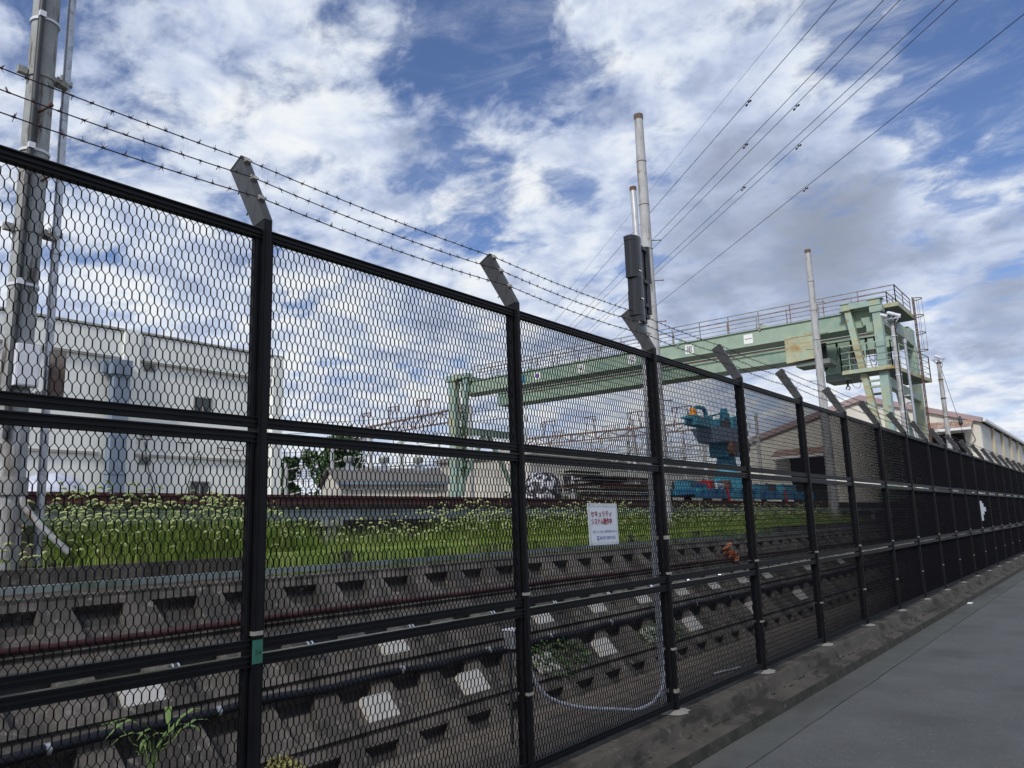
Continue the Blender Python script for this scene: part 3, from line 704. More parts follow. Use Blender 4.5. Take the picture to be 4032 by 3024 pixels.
#PART2
# ================================================================== POLES
def pole(label, y, top, extras=None, x=-7.0, r0=.125, r1=.088, name='concrete_pole', m_='pole_concrete'):
    p = thing(name, (x, y, -.22), label, 'pole', 'poles along the grass bank')
    n = 12; pts = [(x, y, -.3 + (top+.3)*i/n) for i in range(n+1)]
    MB().tube(pts, [r0 + (r1-r0)*i/n for i in range(n+1)], 20).build('shaft', m_, p)
    m = MB(); m.tube([(x, y, top-.10), (x, y, top+.012)], r1+.006, 18)
    m.build('pole_cap', 'timber_brown', p)
    for z in (top-1.05, top-2.0, top-2.95):
        rr = r1 + (r0-r1)*(top-z)/(top+.3); MB().tube([(x, y, z-.008), (x, y, z+.008)], rr+.004, 18).build('steel_band', 'rust', p)
    return p
def step_bolts(p, x, y, zs, ang=0., L=.16):
    for i, z in enumerate(zs):
        a = ang; d = V((math.cos(a), math.sin(a), .06)); m = MB(); c = V((x, y, z))
        m.tube([c + d*.10, c + d*(.11+L)], .009, 6); m.tube([c + d*(.11+L), c + d*(.125+L)], .017, 6); m.build('step_bolt', 'rust', p)
p1 = pole('nearest thick concrete pole with cable and steel bands at the left edge', 2.43, 8.3, r0=.112, r1=.098, m_='pole_stained')
x, y = -7.0, 2.43
MB().tube([(x+.12, y-.075, .8), (x+.118, y-.075, 8.2)], .026, 8).build('cable_run', 'machine_dark', p1)
for z in (4.50, 3.27, 2.08):
    m = MB(); m.tube([(x, y, z-.012), (x, y, z+.012)], .118, 20); m.box(x+.11, x+.155, y-.10, y-.05, z-.02, z+.03); m.build('white_band', 'conduit_white', p1)
for z in (3.98, 2.56, 1.15):
    m = MB(); m.tube([(x, y, z-.025), (x, y, z+.025)], .118, 18)
    for sy_ in (-1, 1): m.bar((x+.02, y+sy_*.12, z), (x+.02, y+sy_*.19, z), .05, .06)
    m.bar((x+.05, y+.10, z+.02), (x+.06, y+.205, z-.02), .045, .05); m.tube([(x+.1, y+.13, z), (x+.1, y+.13, z+.05)], .012, 6)
    m.build('clamp_bracket', 'post_concrete', p1)
for (yy, zz) in ((2.40, 3.61), (2.46, 3.0)):
    m = MB(); m.tube([(x+.09, yy, zz), (x+.20, yy+.055, zz+.05)], .012, 6); m.tube([(x+.195, yy+.052, zz+.05), (x+.212, yy+.06, zz+.057)], .02, 8); m.build('step_bolt', 'rust', p1)
m = MB(); m.box(x+.10, x+.20, 2.355, 2.53, 1.22, 1.56); m.box(x+.2, x+.205, 2.365, 2.52, 1.23, 1.55)
m.build('equipment_box', 'conduit_white', p1)
m = MB(); m.box(x-.02, x+.10, 2.66, 2.765, 1.18, 1.56); m.build('rusty_box', 'timber_brown', p1)
MB().tube([(x, y, -.3), (x, y, .95)], .128, 20).build('base_sleeve', 'pole_concrete', p1)
MB().tube([(x, y, .36), (x, y, .50)], .150, 20).build('collar', 'post_concrete', p1)
m = MB(); m.tube(catmull([(x+.12, 2.50, .34), (x+.14, 2.53, .26), (x+.16, 2.60, .16), (x+.2, 2.72, .02), (x+.22, 2.84, -.10)], 5), .026, 8)
m.build('elbow_pipe', 'pole_concrete', p1)
pipe = thing('service_pipe', (-7.0, 2.68, -.2), 'thin pale riser pipe standing right of the nearest pole', 'pipe')
m = MB(); m.tube([(-7.0, 2.70, -.2), (-7.0, 2.66, 1.8), (-7.0, 2.64, 3.5), (-7.0, 2.62, 8.0)], .033, 12); m.build('pipe_tube', 'zinc', pipe)
for z in (4.02, 2.60, 2.44, 1.2, .98): MB().tube([(-7.0, 2.645+.01*(4-z), z-.02), (-7.0, 2.645+.01*(4-z), z+.02)], .045, 10).build('pipe_clip', 'zinc', pipe)
p2 = pole('tall rusty topped pole rising behind the black sensor towers', 13.62, 8.36, r0=.150, r1=.090)
step_bolts(p2, -7.0, 13.62, (2.3, 3.1, 3.9, 4.75, 5.6), .75, .17)
p3 = pole('bare concrete pole standing in front of the green gantry beam', 24.6, 8.34, r0=.150, r1=.088)
step_bolts(p3, -7.0, 24.6, (3.6, 4.6, 5.6, 6.6), .6, .22); step_bolts(p3, -7.0, 24.6, (4.1, 5.1), 3.6, .22)
p4 = pole('pale pole with cameras on top beside the gantry leg', 35.9, 8.05, r0=.150, r1=.098)
p5 = pole('farthest pole with a small lamp bracket and guy wire in front of the warehouse', 46.1, 7.85, r0=.150, r1=.10)
def head_gear(p, x, y, z, full=True):
    m = MB(); m.bar((x-.32, y, z), (x+.34, y, z), .06); m.bar((x, y-.3, z-.05), (x, y+.3, z-.05), .06)
    m.bar((x-.28, y, z), (x, y, z-.36), .035); m.bar((x+.28, y, z), (x, y, z-.36), .035); m.build('crossarm', 'zinc', p)
    for dx, dy, dz in (((-.26, -.1, .14), (.02, -.15, .17), (.22, .05, .1)) if full else ((.0, 0, .12),)):
        m = MB(); m.tube([(x+dx-.1, y+dy-.06, z+dz+.05), (x+dx+.08, y+dy+.05, z+dz-.02)], [.075, .085], 12); m.sphere((x+dx-.1, y+dy-.06, z+dz+.05), .074, 10, 6)
        m.bar((x+dx, y+dy, z+dz-.05), (x+dx*.6, y, z), .03); m.build('camera_housing', 'conduit_white', p)
    m = MB(); m.tube(catmull([(x-.2, y, z-.05), (x-.1, y-.08, z-.22), (x+.06, y-.08, z-.16), (x+.16, y, z-.26), (x+.1, y, z-.5)], 5), .014, 5); m.build('loose_cable', 'cable_black', p)
head_gear(p4, -7.0, 35.9, 8.28)
head_gear(p5, -7.0, 46.1, 8.0, False)
MB().tube([(-6.92, 35.78, .2), (-6.90, 35.79, 8.2)], .022, 6).build('cable_run', 'cable_black', p4)
m = MB(); m.tube([(-6.55, 35.9, .0), (-6.60, 35.9, 3.6), (-6.62, 35.9, 7.15)], .055, 10); m.tube([(-6.62, 35.9, 7.1), (-6.62, 35.9, 7.3)], .085, 10)
for z in (4.9, 2.55): m.bar((-7.12, 35.9, z), (-6.55, 35.9, z-.02), .06)
m.build('side_pipe', 'zinc', p4)
for z in (7.5, 6.6, 5.8, 4.2, 3.4): MB().tube([(-7, 35.9, z-.02), (-7, 35.9, z+.02)], .132, 14).build('white_band', 'conduit_white', p4)
m = MB(); m.tube([(-6.95, 46.1, 7.7), (-6.2, 46.3, 3.2), (-5.7, 46.4, .2)], .012, 4); m.tube([(-6.38, 46.25, 4.9), (-6.38, 46.25, 4.55)], [.04, .11], 8); m.tube([(-6.38, 46.25, 4.55), (-6.38, 46.25, 4.40)], [.11, .06], 8); m.build('guy_wire', 'machine_dark', p5)
for z in (6.9, 5.9, 4.9): MB().tube([(-7, 46.1, z-.025), (-7, 46.1, z+.025)], .135, 14).build('steel_band', 'rust', p5)

# ================================================================== OVERHEAD LINES
dl = V((-.7441, .6681, 0)); nl = V((.6681, .7441, 0)); hh = 22.
k = 0
for ratio_, r, damp, lab in ((.837, .008, 1.60, 'faint thin overhead wire, highest and leftmost of the power lines'), (.898, .017, 1.611, 'first dark power line right of the faint wire'),
        (.994, .017, 1.819, 'third power line from the left, left strand of a pair'), (1.027, .017, 1.615, 'fourth power line from the left, right strand of a pair'),
        (1.116, .017, 2.079, 'fifth power line from the left, left strand of the lower pair'), (1.143, .017, 1.807, 'sixth power line from the left, right strand of the lower pair'),
        (1.315, .019, 2.064, 'lowest and rightmost power line crossing above the gantry')):
    t = thing('power_line', nl*ratio_*hh + V((0, 0, hh)) + dl*35, lab, 'power line', 'overhead power lines')
    pts = [nl*ratio_*hh + dl*a + V((0, 0, hh)) for a in (-60, -20, 0, 20, 40, 80, 160, 300, 500)]
    MB().tube(pts, r, 6).build('conductor', 'cable_black', t)
    if r > .01:
        c = nl*ratio_*hh + dl*(damp*hh) + V((0, 0, hh-.16)); m = MB()
        m.tube([c - dl*.22, c + dl*.22], .012, 5)
        for s_ in (-1, 1): m.tube([c + dl*s_*.16, c + dl*s_*.27], .055, 7)
        m.box(c.x-.025, c.x+.025, c.y-.025, c.y+.025, c.z, c.z+.17)
        m.build('vibration_damper', 'cable_black', t)

# ================================================================== GANTRY CRANE
gc = thing('gantry_crane', (-23, 45.5, .34), 'large pale green twin girder gantry crane with rusty legs and walkways', 'gantry crane')
def part(mb, name, m, par=None, **k): return mb.build(name, m, par or gc, **k)
def girder(x0, x1, y0, y1, z0, z1):
    m = MB(); m.box(x0, x1, y0+.10, y1-.10, z0+.03, z1-.03); m.box(x0, x1, y0, y1, z1-.03, z1); m.box(x0, x1, y0+.02, y1-.02, z0, z0+.03)
    n = int((x1-x0)/3.4)
    return part(m, 'main_girder', 'crane_green')
g1 = girder(-37.4, -8.6, 42.0, 43.5, 9.50, 10.40)
g2 = girder(-38.9, -8.6, 48.1, 49.8, 9.50, 10.50)
m = MB(); m.bar((-38, 48.0, 10.36), (-9, 48.0, 10.36), .06, .06); part(m, 'trolley_rail', 'rust')
for xx in (-14.97, -19.94, -26.34, -31.25):
    m = MB(); m.extr([(xx, 42.1, 10.40), (xx+.62, 42.1, 10.40), (xx, 42.1, 10.70)], (0, .25, 0)); m.box(xx-.06, xx+.04, 42.0, 42.2, 10.30, 10.40); part(m, 'bracket_plate', 'crane_teal')
for xx, ch, mm in ((-15.69, '一', 'ink_black'), (-19.29, '第', 'ink_black'), (-23.16, '全', 'ink_black'), (-26.91, '安', 'ink_black')):
    p = MB().box(xx-.26, xx+.26, 42.085, 42.10, 9.67, 10.21); po = part(p, 'character_plate', 'white_label')
    m = MB(); text_mesh(m, ch, (xx, 42.082, 9.775), (1, 0, 0), (0, 0, 1), .44, 1, 'CENTER'); o2 = list(m.v); f2 = list(m.f)
    for dx in (.005,): m.add([(a+dx, b-.001*(1+dx), c) for a, b, c in o2], f2)
    part(m, 'character', mm, po)
p = MB().box(-30.70, -30.22, 42.085, 42.10, 9.70, 10.18); po = part(p, 'emblem_plate', 'white_label')
m = MB(); m.box(-30.55, -30.38, 42.078, 42.083, 9.78, 10.10); m.box(-30.64, -30.29, 42.076, 42.081, 9.88, 10.0); part(m, 'emblem_mark', 'sign_purple', po)
part(MB().box(-31.80, -31.52, 42.08, 42.10, 9.62, 10.16), 'blue_plate', 'machine_blue')
# walkway and railings on the near girder
def railing(pts, h, nm='railing', bars=4, every=1.72, w=.045, m='rail_grey', thick=.03):
    mb = MB(); pts = [V(p) for p in pts]
    for a, b in zip(pts, pts[1:]):
        L = (b-a).length; n = max(1, round(L/every))
        for i in range(n+1):
            c = a.lerp(b, i/n); mb.box(c.x-w/2, c.x+w/2, c.y-w/2, c.y+w/2, c.z, c.z+h)
        for j in range(bars):
            z = h*(j+1)/bars; tt_ = thick*1.35 if j == bars-1 else thick*.75
            mb.bar(a+V((0, 0, z)), b+V((0, 0, z)), tt_)
    return part(mb, nm, m)
zt = 10.42
railing([(-36.2, 42.05, zt), (-7.93, 42.05, zt), (-7.93, 45.6, zt)], 1.0)
railing([(-36.2, 42.85, zt), (-8.49, 42.85, zt), (-8.49, 45.6, zt)], .92)
part(MB().box(-9.0, -7.85, 42.0, 45.9, 10.28, 10.415), 'walkway', 'crane_grey')
part(MB().box(-8.98, -7.83, 41.98, 42.04, 10.30, 10.50).box(-7.87, -7.83, 42.04, 45.9, 10.30, 10.52), 'toe_board', 'crane_rusty')
# right end frame
def leg(p, q, w, d, m='crane_teal'):
    return part(MB().bar(p, q, w, d, up=(0, 1, 0)), 'leg', m)
yb = 41.72
leg((-8.78, yb, 10.42), (-8.78, yb, .48), .40, .46)
leg((-10.17, yb, 10.36), (-9.05, yb, 2.0), .30, .40, 'crane_rusty')
leg((-8.78, 49.4, 9.5), (-8.78, 49.4, .48), .50, .42)
leg((-10.1, 49.4, 9.5), (-9.05, 49.4, 2.0), .30, .30)
m = MB(); m.box(-10.45, -8.55, yb-.26, yb+.24, 10.43, 10.72); m.box(-10.55, -10.0, yb-.32, yb+.27, 10.36, 10.43); m.box(-9.15, -8.45, yb-.32, yb+.27, 10.72, 10.78); m.box(-10.5, -10.05, yb-.31, yb+.26, 10.72, 10.77)
m.box(-10.45, -8.55, yb-.30, yb+.28, 10.402, 10.43)
part(m, 'end_beam', 'crane_teal')
part(MB().box(-9.08, -8.48, yb-.30, yb+.27, 10.05, 10.36), 'leg_bracket', 'crane_teal')
part(MB().box(-9.1, -8.6, 43.5, 48.1, 9.55, 10.26), 'end_tie', 'crane_teal')
part(MB().box(-8.95, -8.6, 42.0, 49.2, 6.25, 6.70), 'lower_tie', 'crane_green')
m = MB()
for z in (6.55, 6.25): m.box(-9.60, -8.98, 41.65, 41.8, z, z+.10)
m.box(-9.7, -9.1, 42.5, 42.7, 6.0, 6.1); part(m, 'cross_bar', 'crane_green')
m = MB(); m.bar((-9.5, 41.9, 2.2), (-8.9, 41.9, .6), .22); m.box(-9.6, -8.5, 41.2, 50.0, .62, 1.0)
for yy in (41.6, 43.0, 48.4, 49.8): m.tube([(-8.78, yy-.09, .64), (-8.78, yy-.09, .641)], .18, 12); m.tube([(-8.83, yy, .66), (-8.73, yy, .66)], .18, 14)
part(m, 'bogie_beam', 'crane_green')
# mid platform
part(MB().box(-10.65, -8.28, 41.2, 41.26, 7.03, 7.22).box(-10.65, -10.59, 41.26, 42.9, 7.03, 7.2).extr([(-8.28, 41.2, 7.03), (-8.22, 41.2, 7.03), (-7.66, 47.6, 7.03), (-7.74, 47.6, 7.03)], (0, 0, .19)), 'platform_edge', 'crane_rusty')
part(MB().extr([(-10.6, 41.26, 7.04), (-8.28, 41.26, 7.04), (-7.74, 47.6, 7.04), (-9.0, 47.6, 7.04), (-9.0, 42.9, 7.04), (-10.6, 42.9, 7.04)], (0, 0, .07)), 'platform_deck', 'crane_grey')
railing([(-10.65, 42.9, 7.15), (-10.65, 41.22, 7.15), (-8.26, 41.22, 7.15), (-7.70, 47.55, 7.15), (-8.4, 47.55, 7.15)], 1.32, bars=4, every=1.25, w=.05, m='crane_teal', thick=.034)
railing([(-10.5, 44.2, 7.15), (-9.2, 44.2, 7.15), (-9.2, 47.5, 7.15)], 1.2, bars=5, every=1.1, w=.04, m='crane_teal')
# caged ladder
m = MB(); lx, ly = -7.78, 45.75
for dy in (-.2, .2): m.bar((lx, ly+dy, .5), (lx, ly+dy, 11.5), .05)
for i in range(36): m.bar((lx, ly-.2, .7+.3*i), (lx, ly+.2, .7+.3*i), .025)
part(m, 'ladder', 'rust')
m = MB()
for z in (11.4, 10.45, 9.5, 8.55):
    m.tube([(lx + .42*math.sin(a), ly+.34*math.cos(a), z) for a in [PI*i/10 for i in range(11)]], .028, 5)
for a in (.5, PI/2, 2.6): m.tube([(lx + .42*math.sin(a), ly+.34*math.cos(a), z) for z in (8.55, 11.4)], .010, 4)
part(m, 'ladder_cage', 'rail_grey')
# trolley, cabin, hooks
trl = MB().hexa([(-13.36, 41.1, 8.02), (-13.36, 41.1, 9.36), (-13.36, 42.0, 8.02), (-13.36, 42.0, 9.36), (-11.86, 41.1, 8.10), (-11.86, 41.1, 9.40), (-11.86, 42.0, 8.10), (-11.86, 42.0, 9.40)])
tro = part(trl, 'hoist_box', 'crane_rusty')
part(MB().box(-13.37, -11.85, 41.08, 41.11, 9.34, 9.40).box(-12.62, -12.58, 41.085, 41.1, 8.06, 9.36), 'seam', 'crane_rusty', tro)
m = MB()
for xx in (-13.15, -12.25): m.tube([(xx, 41.3, 9.45), (xx, 41.4, 9.45)], .12, 10)
part(m, 'lifting_lug', 'crane_rusty', tro)
part(MB().box(-12.95, -11.2, 41.3, 42.6, 7.78, 8.02), 'hoist_beam', 'crane_grey')
part(MB().box(-12.5, -11.0, 44.9, 46.4, 7.75, 9.55), 'cabin', 'crane_green')
part(MB().box(-12.5, -10.7, 44.85, 46.45, 7.35, 7.72), 'cabin_beam', 'crane_grey')
part(MB().box(-11.0, -10.96, 45.0, 45.6, 8.2, 9.3), 'cabin_window', 'glass_dark')
m = MB()
for i in range(9): m.tube([(-12.55+.0*i + .04*i, 44.6, 9.55), (-12.58+.04*i, 44.6, 8.55), (-12.5+.03*i, 44.6, 8.35)], .035, 5)
for i in range(5): m.tube(catmull([(-12.6, 44.55, 8.5), (-12.45, 44.5, 8.15-.05*i), (-12.2, 44.5, 8.3-.04*i), (-12.1, 44.55, 8.5)], 5), .022, 4)
part(m, 'cable_bundle', 'plastic_black')
for xx, zz in ((-12.02, 7.78), (-11.45, 7.35)):
    m = MB(); yy = 41.9 if xx < -12 else 45.2
    m.tube([(xx, yy, zz), (xx, yy, zz-.32)], [.075, .06], 8); m.tube([(xx + .10*math.sin(a), yy, zz-.42-.10*math.cos(a)) for a in [PI*1.75*i/12-.0 for i in range(13)]], .032, 6); part(m, 'hook', 'machine_dark')
m = MB(); m.bar((-12.8, 44.0, 9.30), (-9.0, 44.0, 9.34), .05); part(m, 'festoon_rail', 'rust')
for i, (xx, wd, dp) in enumerate(((-11.5, .75, 1.35), (-10.75, .7, 1.2), (-9.98, .5, 1.5), (-9.55, .4, 1.3))):
    m = MB(); m.box(xx-.05, xx+.05, 43.95, 44.05, 9.12, 9.32)
    m.tube(catmull([(xx, 44, 9.2), (xx+.03, 44, 8.8), (xx+wd*.35, 44, 9.2-dp), (xx+wd*.8, 44, 9.2-dp*.85), (xx+wd, 44, 9.15)], 5), .020, 5)
    m.tube(catmull([(xx, 44.1, 9.2), (xx-.07, 44.1, 8.6), (xx-wd*.35, 44.1, 9.2-dp*.9), (xx-wd*.75, 44.1, 9.1-dp*.7)], 5), .018, 5)
    part(m, 'festoon_cable', 'cable_black')
m = MB(); m.tube(catmull([(-11.3, 45.1, 7.4), (-11.1, 45.1, 6.95), (-10.7, 44.6, 6.8), (-10.45, 44, 7.05)], 5), .015, 4); part(m, 'power_cable', 'cable_black')
part(MB().hexa([(-9.55, 41.9, 9.55), (-9.62, 41.9, 9.95), (-9.55, 42.1, 9.55), (-9.62, 42.1, 9.95), (-9.02, 41.9, 9.55), (-8.98, 41.9, 9.95), (-9.02, 42.1, 9.55), (-8.98, 42.1, 9.95)]).box(-9.42, -9.1, 41.9, 42.08, 9.18, 9.55), 'floodlight', 'crane_green')
# left end frame
leg((-37.85, 41.8, 10.6), (-37.85, 41.8, .48), .62, .5, 'crane_teal')
leg((-36.6, 41.8, 10.6), (-37.3, 41.8, 2.2), .34, .36, 'crane_teal')
leg((-37.85, 49.0, 9.5), (-37.85, 49.0, .48), .55, .5, 'crane_teal')
part(MB().box(-38.35, -36.3, 41.5, 42.1, 10.62, 10.95).box(-38.4, -37.4, 41.45, 42.15, 10.50, 10.62), 'end_beam', 'crane_teal')
part(MB().box(-37.2, -36.2, 41.9, 44.6, 10.42, 10.70), 'end_tie', 'crane_green')
part(MB().box(-38.0, -37.7, 42.05, 48.75, 6.75, 7.25), 'lower_tie', 'crane_green')
m = MB(); m.bar((-37.85, 45.7, 6.75), (-37.85, 48.7, 2.6), .28); m.bar((-37.85, 45.1, 6.75), (-37.85, 42.1, 2.6), .28); part(m, 'brace', 'crane_green')
part(MB().box(-38.2, -37.5, 41.2, 49.8, .5, .95), 'bogie_beam', 'machine_blue')
q = random.Random(31); m = MB()
for i in range(420):
    c = V((-36.75 + q.gauss(0, .16), 41.5 + q.gauss(0, .1), 3.5 + 5.2*q.random()**1.0)); u = V((q.uniform(-1, 1), q.uniform(-1, 1), q.uniform(-1, 1))).normalized()*.06; v = u.orthogonal()
    m.add([c-u, c+v*.7, c+u, c-v*.7], [(0, 1, 2, 3)])
m.build('climbing_vine', 'leaf_dark', label='vine climbing the inner left leg of the green gantry', cat='vine')

# ================================================================== WHITE BUILDING
wb = thing('white_building', (-46, 8, .34), 'large plain white building with grey duct behind the fence at left', 'building')
FX = -40.0
part(MB().box(-56, FX, -30, 28.28, .0, 10.55), 'wall', 'white_wall', wb)
m = MB(); m.box(-56.1, FX+.22, -30.1, 18.62, 9.15, 10.50); m.box(-56.1, FX+.22, 19.47, 27.62, 9.15, 10.50); part(m, 'parapet', 'white_wall', wb)
part(MB().box(-56.2, FX+.30, -30.2, 28.42, 10.552, 10.66), 'roof_edge', 'trim_grey', wb)
part(MB().box(FX, FX+.42, 18.63, 19.46, .3, 10.62), 'pilaster', 'white_wall', wb); part(MB().box(FX, FX+.36, 27.63, 28.32, .3, 10.54), 'pilaster', 'white_wall', wb)
m = MB(); m.box(FX, FX+.20, -30, 18.6, 9.05, 9.145); m.box(FX, FX+.20, 19.48, 27.6, 9.05, 9.145); m.box(FX, FX+.16, -30, 17.8, 4.12, 4.24); m.box(FX, FX+.16, 19.48, 27.6, 4.12, 4.24); part(m, 'string_course', 'trim_grey', wb)
m = MB(); m.box(FX+.43, FX+.95, 17.95, 18.75, .34, 8.1); m.box(FX+.05, FX+1.05, 17.80, 18.80, 8.1, 8.85); m.box(FX+.42, FX+.98, 17.9, 18.78, 3.1, 3.18); m.box(FX+.42, FX+.98, 17.9, 18.78, 6.1, 6.18); m.box(FX+.2, FX+.6, 17.55, 17.80, 8.2, 8.8)
part(m, 'duct', 'duct_blue', wb)
for z0, z1 in ((8.66, 9.02), (5.2, 5.5), (3.72, 4.10)):
    m = MB()
    for i in range(6): 
        z = z0 + (z1-z0)*i/6; m.hexa([(FX+.001, 19.88, z), (FX+.001, 19.88, z+.05), (FX+.001, 20.5, z), (FX+.001, 20.5, z+.05), (FX+.07, 19.88, z-.02), (FX+.07, 19.88, z), (FX+.07, 20.5, z-.02), (FX+.07, 20.5, z)])
    part(m, 'louvre', 'louvre', wb)
def window(par, x, ya, yb, za, zb, frame='trim_grey', mull=1):
    m = MB(); t = .06; m.box(x, x+.05, ya-t, yb+t, zb, zb+t); m.box(x, x+.07, ya-t, yb+t, za-t, za); m.box(x, x+.05, ya-t, ya, za, zb); m.box(x, x+.05, yb, yb+t, za, zb)
    for i in range(mull): yy = ya + (yb-ya)*(i+1)/(mull+1); m.box(x+.012, x+.05, yy-.03, yy+.03, za, zb)
    f = part(m, 'window', frame, par); part(MB().box(x+.002, x+.01, ya, yb, za, zb), 'pane', 'glass_dark', f)
window(wb, FX, 22.8, 23.82, 6.68, 7.55); window(wb, FX, 22.78, 23.84, 1.4, 2.88); window(wb, FX, 10, 11.2, 6.68, 7.55)
m = MB()
for yy, z0 in ((19.95, 5.0), (22.2, 4.95), (24.5, 4.8), (25.4, 4.72)):
    m.bar((FX+.02, yy, z0), (FX+.35, yy, z0), .05); m.bar((FX+.3, yy-.4, z0), (FX+.3, yy+.4, z0), .05)
part(m, 'wall_bracket', 'rust', wb)
m = MB(); m.tube(catmull([(FX+.1, 20.1, 4.9), (FX+.15, 20.3, 3.6), (FX+.15, 20.8, 2.2), (FX+.1, 21.0, .4)], 5), .03, 5); m.tube(catmull([(FX+.1, 23.2, 4.6), (FX+.15, 22.8, 3.6), (FX+.15, 22.4, 2.2)], 5), .03, 5); part(m, 'hanging_cable', 'machine_dark', wb)

# ================================================================== HUT
C0 = V((-46.2, 38.2, 0)); hu = V((.4, .917, 0)).normalized(); hv = V((-.917, .4, 0)).normalized()
def hp(u, v, z): p = C0 + hu*u + hv*v; return (p.x, p.y, z)
def hbox(mb, u0, u1, v0, v1, z0, z1): return mb.hexa([hp(u, v, z) for u in (u0, u1) for v in (v0, v1) for z in (z0, z1)])
hut = thing('ventilator_hut', hp(4.5, 2.5, .34), 'low cream hut with grey slate roof and three roof ventilators', 'hut')
m = hbox(MB(), 0, 8.7, 0, 5, .3, 3.55); m.extr([hp(0, 0, 3.55), hp(0, 5, 3.55), hp(0, 2.5, 4.7)], hu*8.7); part(m, 'wall', 'cream_wall', hut)
m = MB(); 
for sgn, v0 in ((1, -.45), (-1, 5.45)):
    m.hexa([hp(-.35, v0, 3.48), hp(-.35, v0, 3.60), hp(-.35, 2.5, 4.74), hp(-.35, 2.5, 4.86), hp(9.1, v0, 3.48), hp(9.1, v0, 3.60), hp(9.1, 2.5, 4.74), hp(9.1, 2.5, 4.86)])
    for i in range(32):
        u = -.3+.3*i; m.bar(hp(u, v0, 3.61), hp(u, 2.5, 4.87), .05, .03)
part(m, 'roof', 'roof_slate', hut)
part(hbox(MB(), -.35, 9.1, -.56, -.46, 3.38, 3.56), 'gutter', 'duct_blue', hut)
for u in (1.4, 4.3, 7.25):
    m = MB(); a = hp(u, 2.5, 4.7); m.add([hp(u-.55, 2.0, 4.62), hp(u+.55, 2.0, 4.62), hp(u+.55, 3.0, 4.62), hp(u-.55, 3.0, 4.62), hp(u-.2, 2.3, 5.05), hp(u+.2, 2.3, 5.05), hp(u+.2, 2.7, 5.05), hp(u-.2, 2.7, 5.05)], [(0, 1, 5, 4), (1, 2, 6, 5), (2, 3, 7, 6), (3, 0, 4, 7), (4, 5, 6, 7)])
    m.tube([hp(u, 2.5, 5.0), hp(u, 2.5, 5.35)], .2, 12); vo = part(m, 'ventilator', 'zinc', hut)
    m = MB(); m.tube([hp(u, 2.5, 5.32), hp(u, 2.5, 5.42), hp(u, 2.5, 5.62), hp(u, 2.5, 5.78)], [.36, .42, .42, .34], 12)
    for z in (5.46, 5.54, 5.62): m.tube([hp(u, 2.5, z), hp(u, 2.5, z+.03)], .46, 12)
    part(m, 'ventilator_head', 'louvre', vo)
for u in (1.25, 4.2, 7.15): part(hbox(MB(), u-.55, u+.55, -.28, -.02, 3.02, 3.10), 'awning', 'paint_white', hut)
for u in (1.2, 4.2, 7.15):
    d = part(hbox(MB(), u-.4, u+.4, -.03, -.002, .5, 2.45), 'door', 'paint_white', hut)
    part(hbox(MB(), u-.25, u-.05, -.04, -.032, 1.75, 2.15).add([], []), 'door_pane', 'glass_dark', d)
for u, mm in ((2.2, 'timber_brown'), (5.25, 'timber_brown'), (6.0, 'paint_red'), (8.1, 'timber_brown')):
    part(hbox(MB(), u-.22, u+.22, -.14, -.002, 1.1, 2.5), 'wall_cabinet', mm, hut)

# ================================================================== LONG CREAM BUILDING
lb = thing('long_shed', (-50, 86, .34), 'long low cream shed beyond the yard, left of the blue crane', 'building')
part(MB().box(-57, -45, 60.5, 116, .2, 6.75), 'wall', 'cream_wall', lb)
m = MB(); m.extr([(-57.4, 60.1, 6.72), (-44.6, 60.1, 6.72), (-44.6, 60.1, 6.98), (-51, 60.1, 7.5), (-57.4, 60.1, 6.98)], (0, 56, 0)); part(m, 'roof', 'trim_grey', lb)
for yy in (66, 74, 82, 90, 98): window(lb, -45, yy, yy+2.6, 3.2, 4.8, mull=2)

# ================================================================== WAREHOUSE
wh = thing('warehouse', (-20, 100, .34), 'big cream warehouse with mauve gable trim and rusty door canopies', 'warehouse')
gx0, gx1, pk = -30.9, -9.6, -19.2; ez, pz = 7.85, 11.0; Y0 = 80.
m = MB(); m.extr([(gx0, Y0, .2), (gx1, Y0, .2), (gx1, Y0, ez), (pk, Y0, pz-.05), (gx0, Y0, ez-.2)], (0, 75, 0)); part(m, 'wall', 'cream_wall', wh)
m = MB(); m.extr([(gx0-.6, Y0-.35, ez-.42), (pk, Y0-.35, pz-.15), (gx1+.25, Y0-.35, ez-.12), (gx1+.25, Y0-.35, ez+.32), (pk, Y0-.35, pz+.42), (gx0-.6, Y0-.35, ez+.14)], (0, .3, 0)); part(m, 'gable_trim', 'fascia_mauve', wh)
m = MB(); m.extr([(gx0-.5, Y0-.05, ez-.05), (pk, Y0-.05, pz+.15), (gx1+.3, Y0-.05, ez+.12), (gx1+.3, Y0-.05, ez+.30), (pk, Y0-.05, pz+.38), (gx0-.5, Y0-.05, ez+.12)], (0, 75.2, 0)); part(m, 'roof', 'roof_slate', wh)
part(MB().box(gx1+.3, gx1+.55, Y0-.05, Y0+75, ez-.05, ez+.2), 'gutter', 'paint_white', wh)
part(MB().box(gx1, gx1+.06, Y0+.1, Y0+75, 1.2, ez-.1), 'side_cladding', 'cream_side', wh)
for i in range(10): part(MB().box(gx1+.061, gx1+.30, Y0+6.5+7*i, Y0+7.1+7*i, .34, ez-.08), 'downpipe', 'beige_trim', wh)
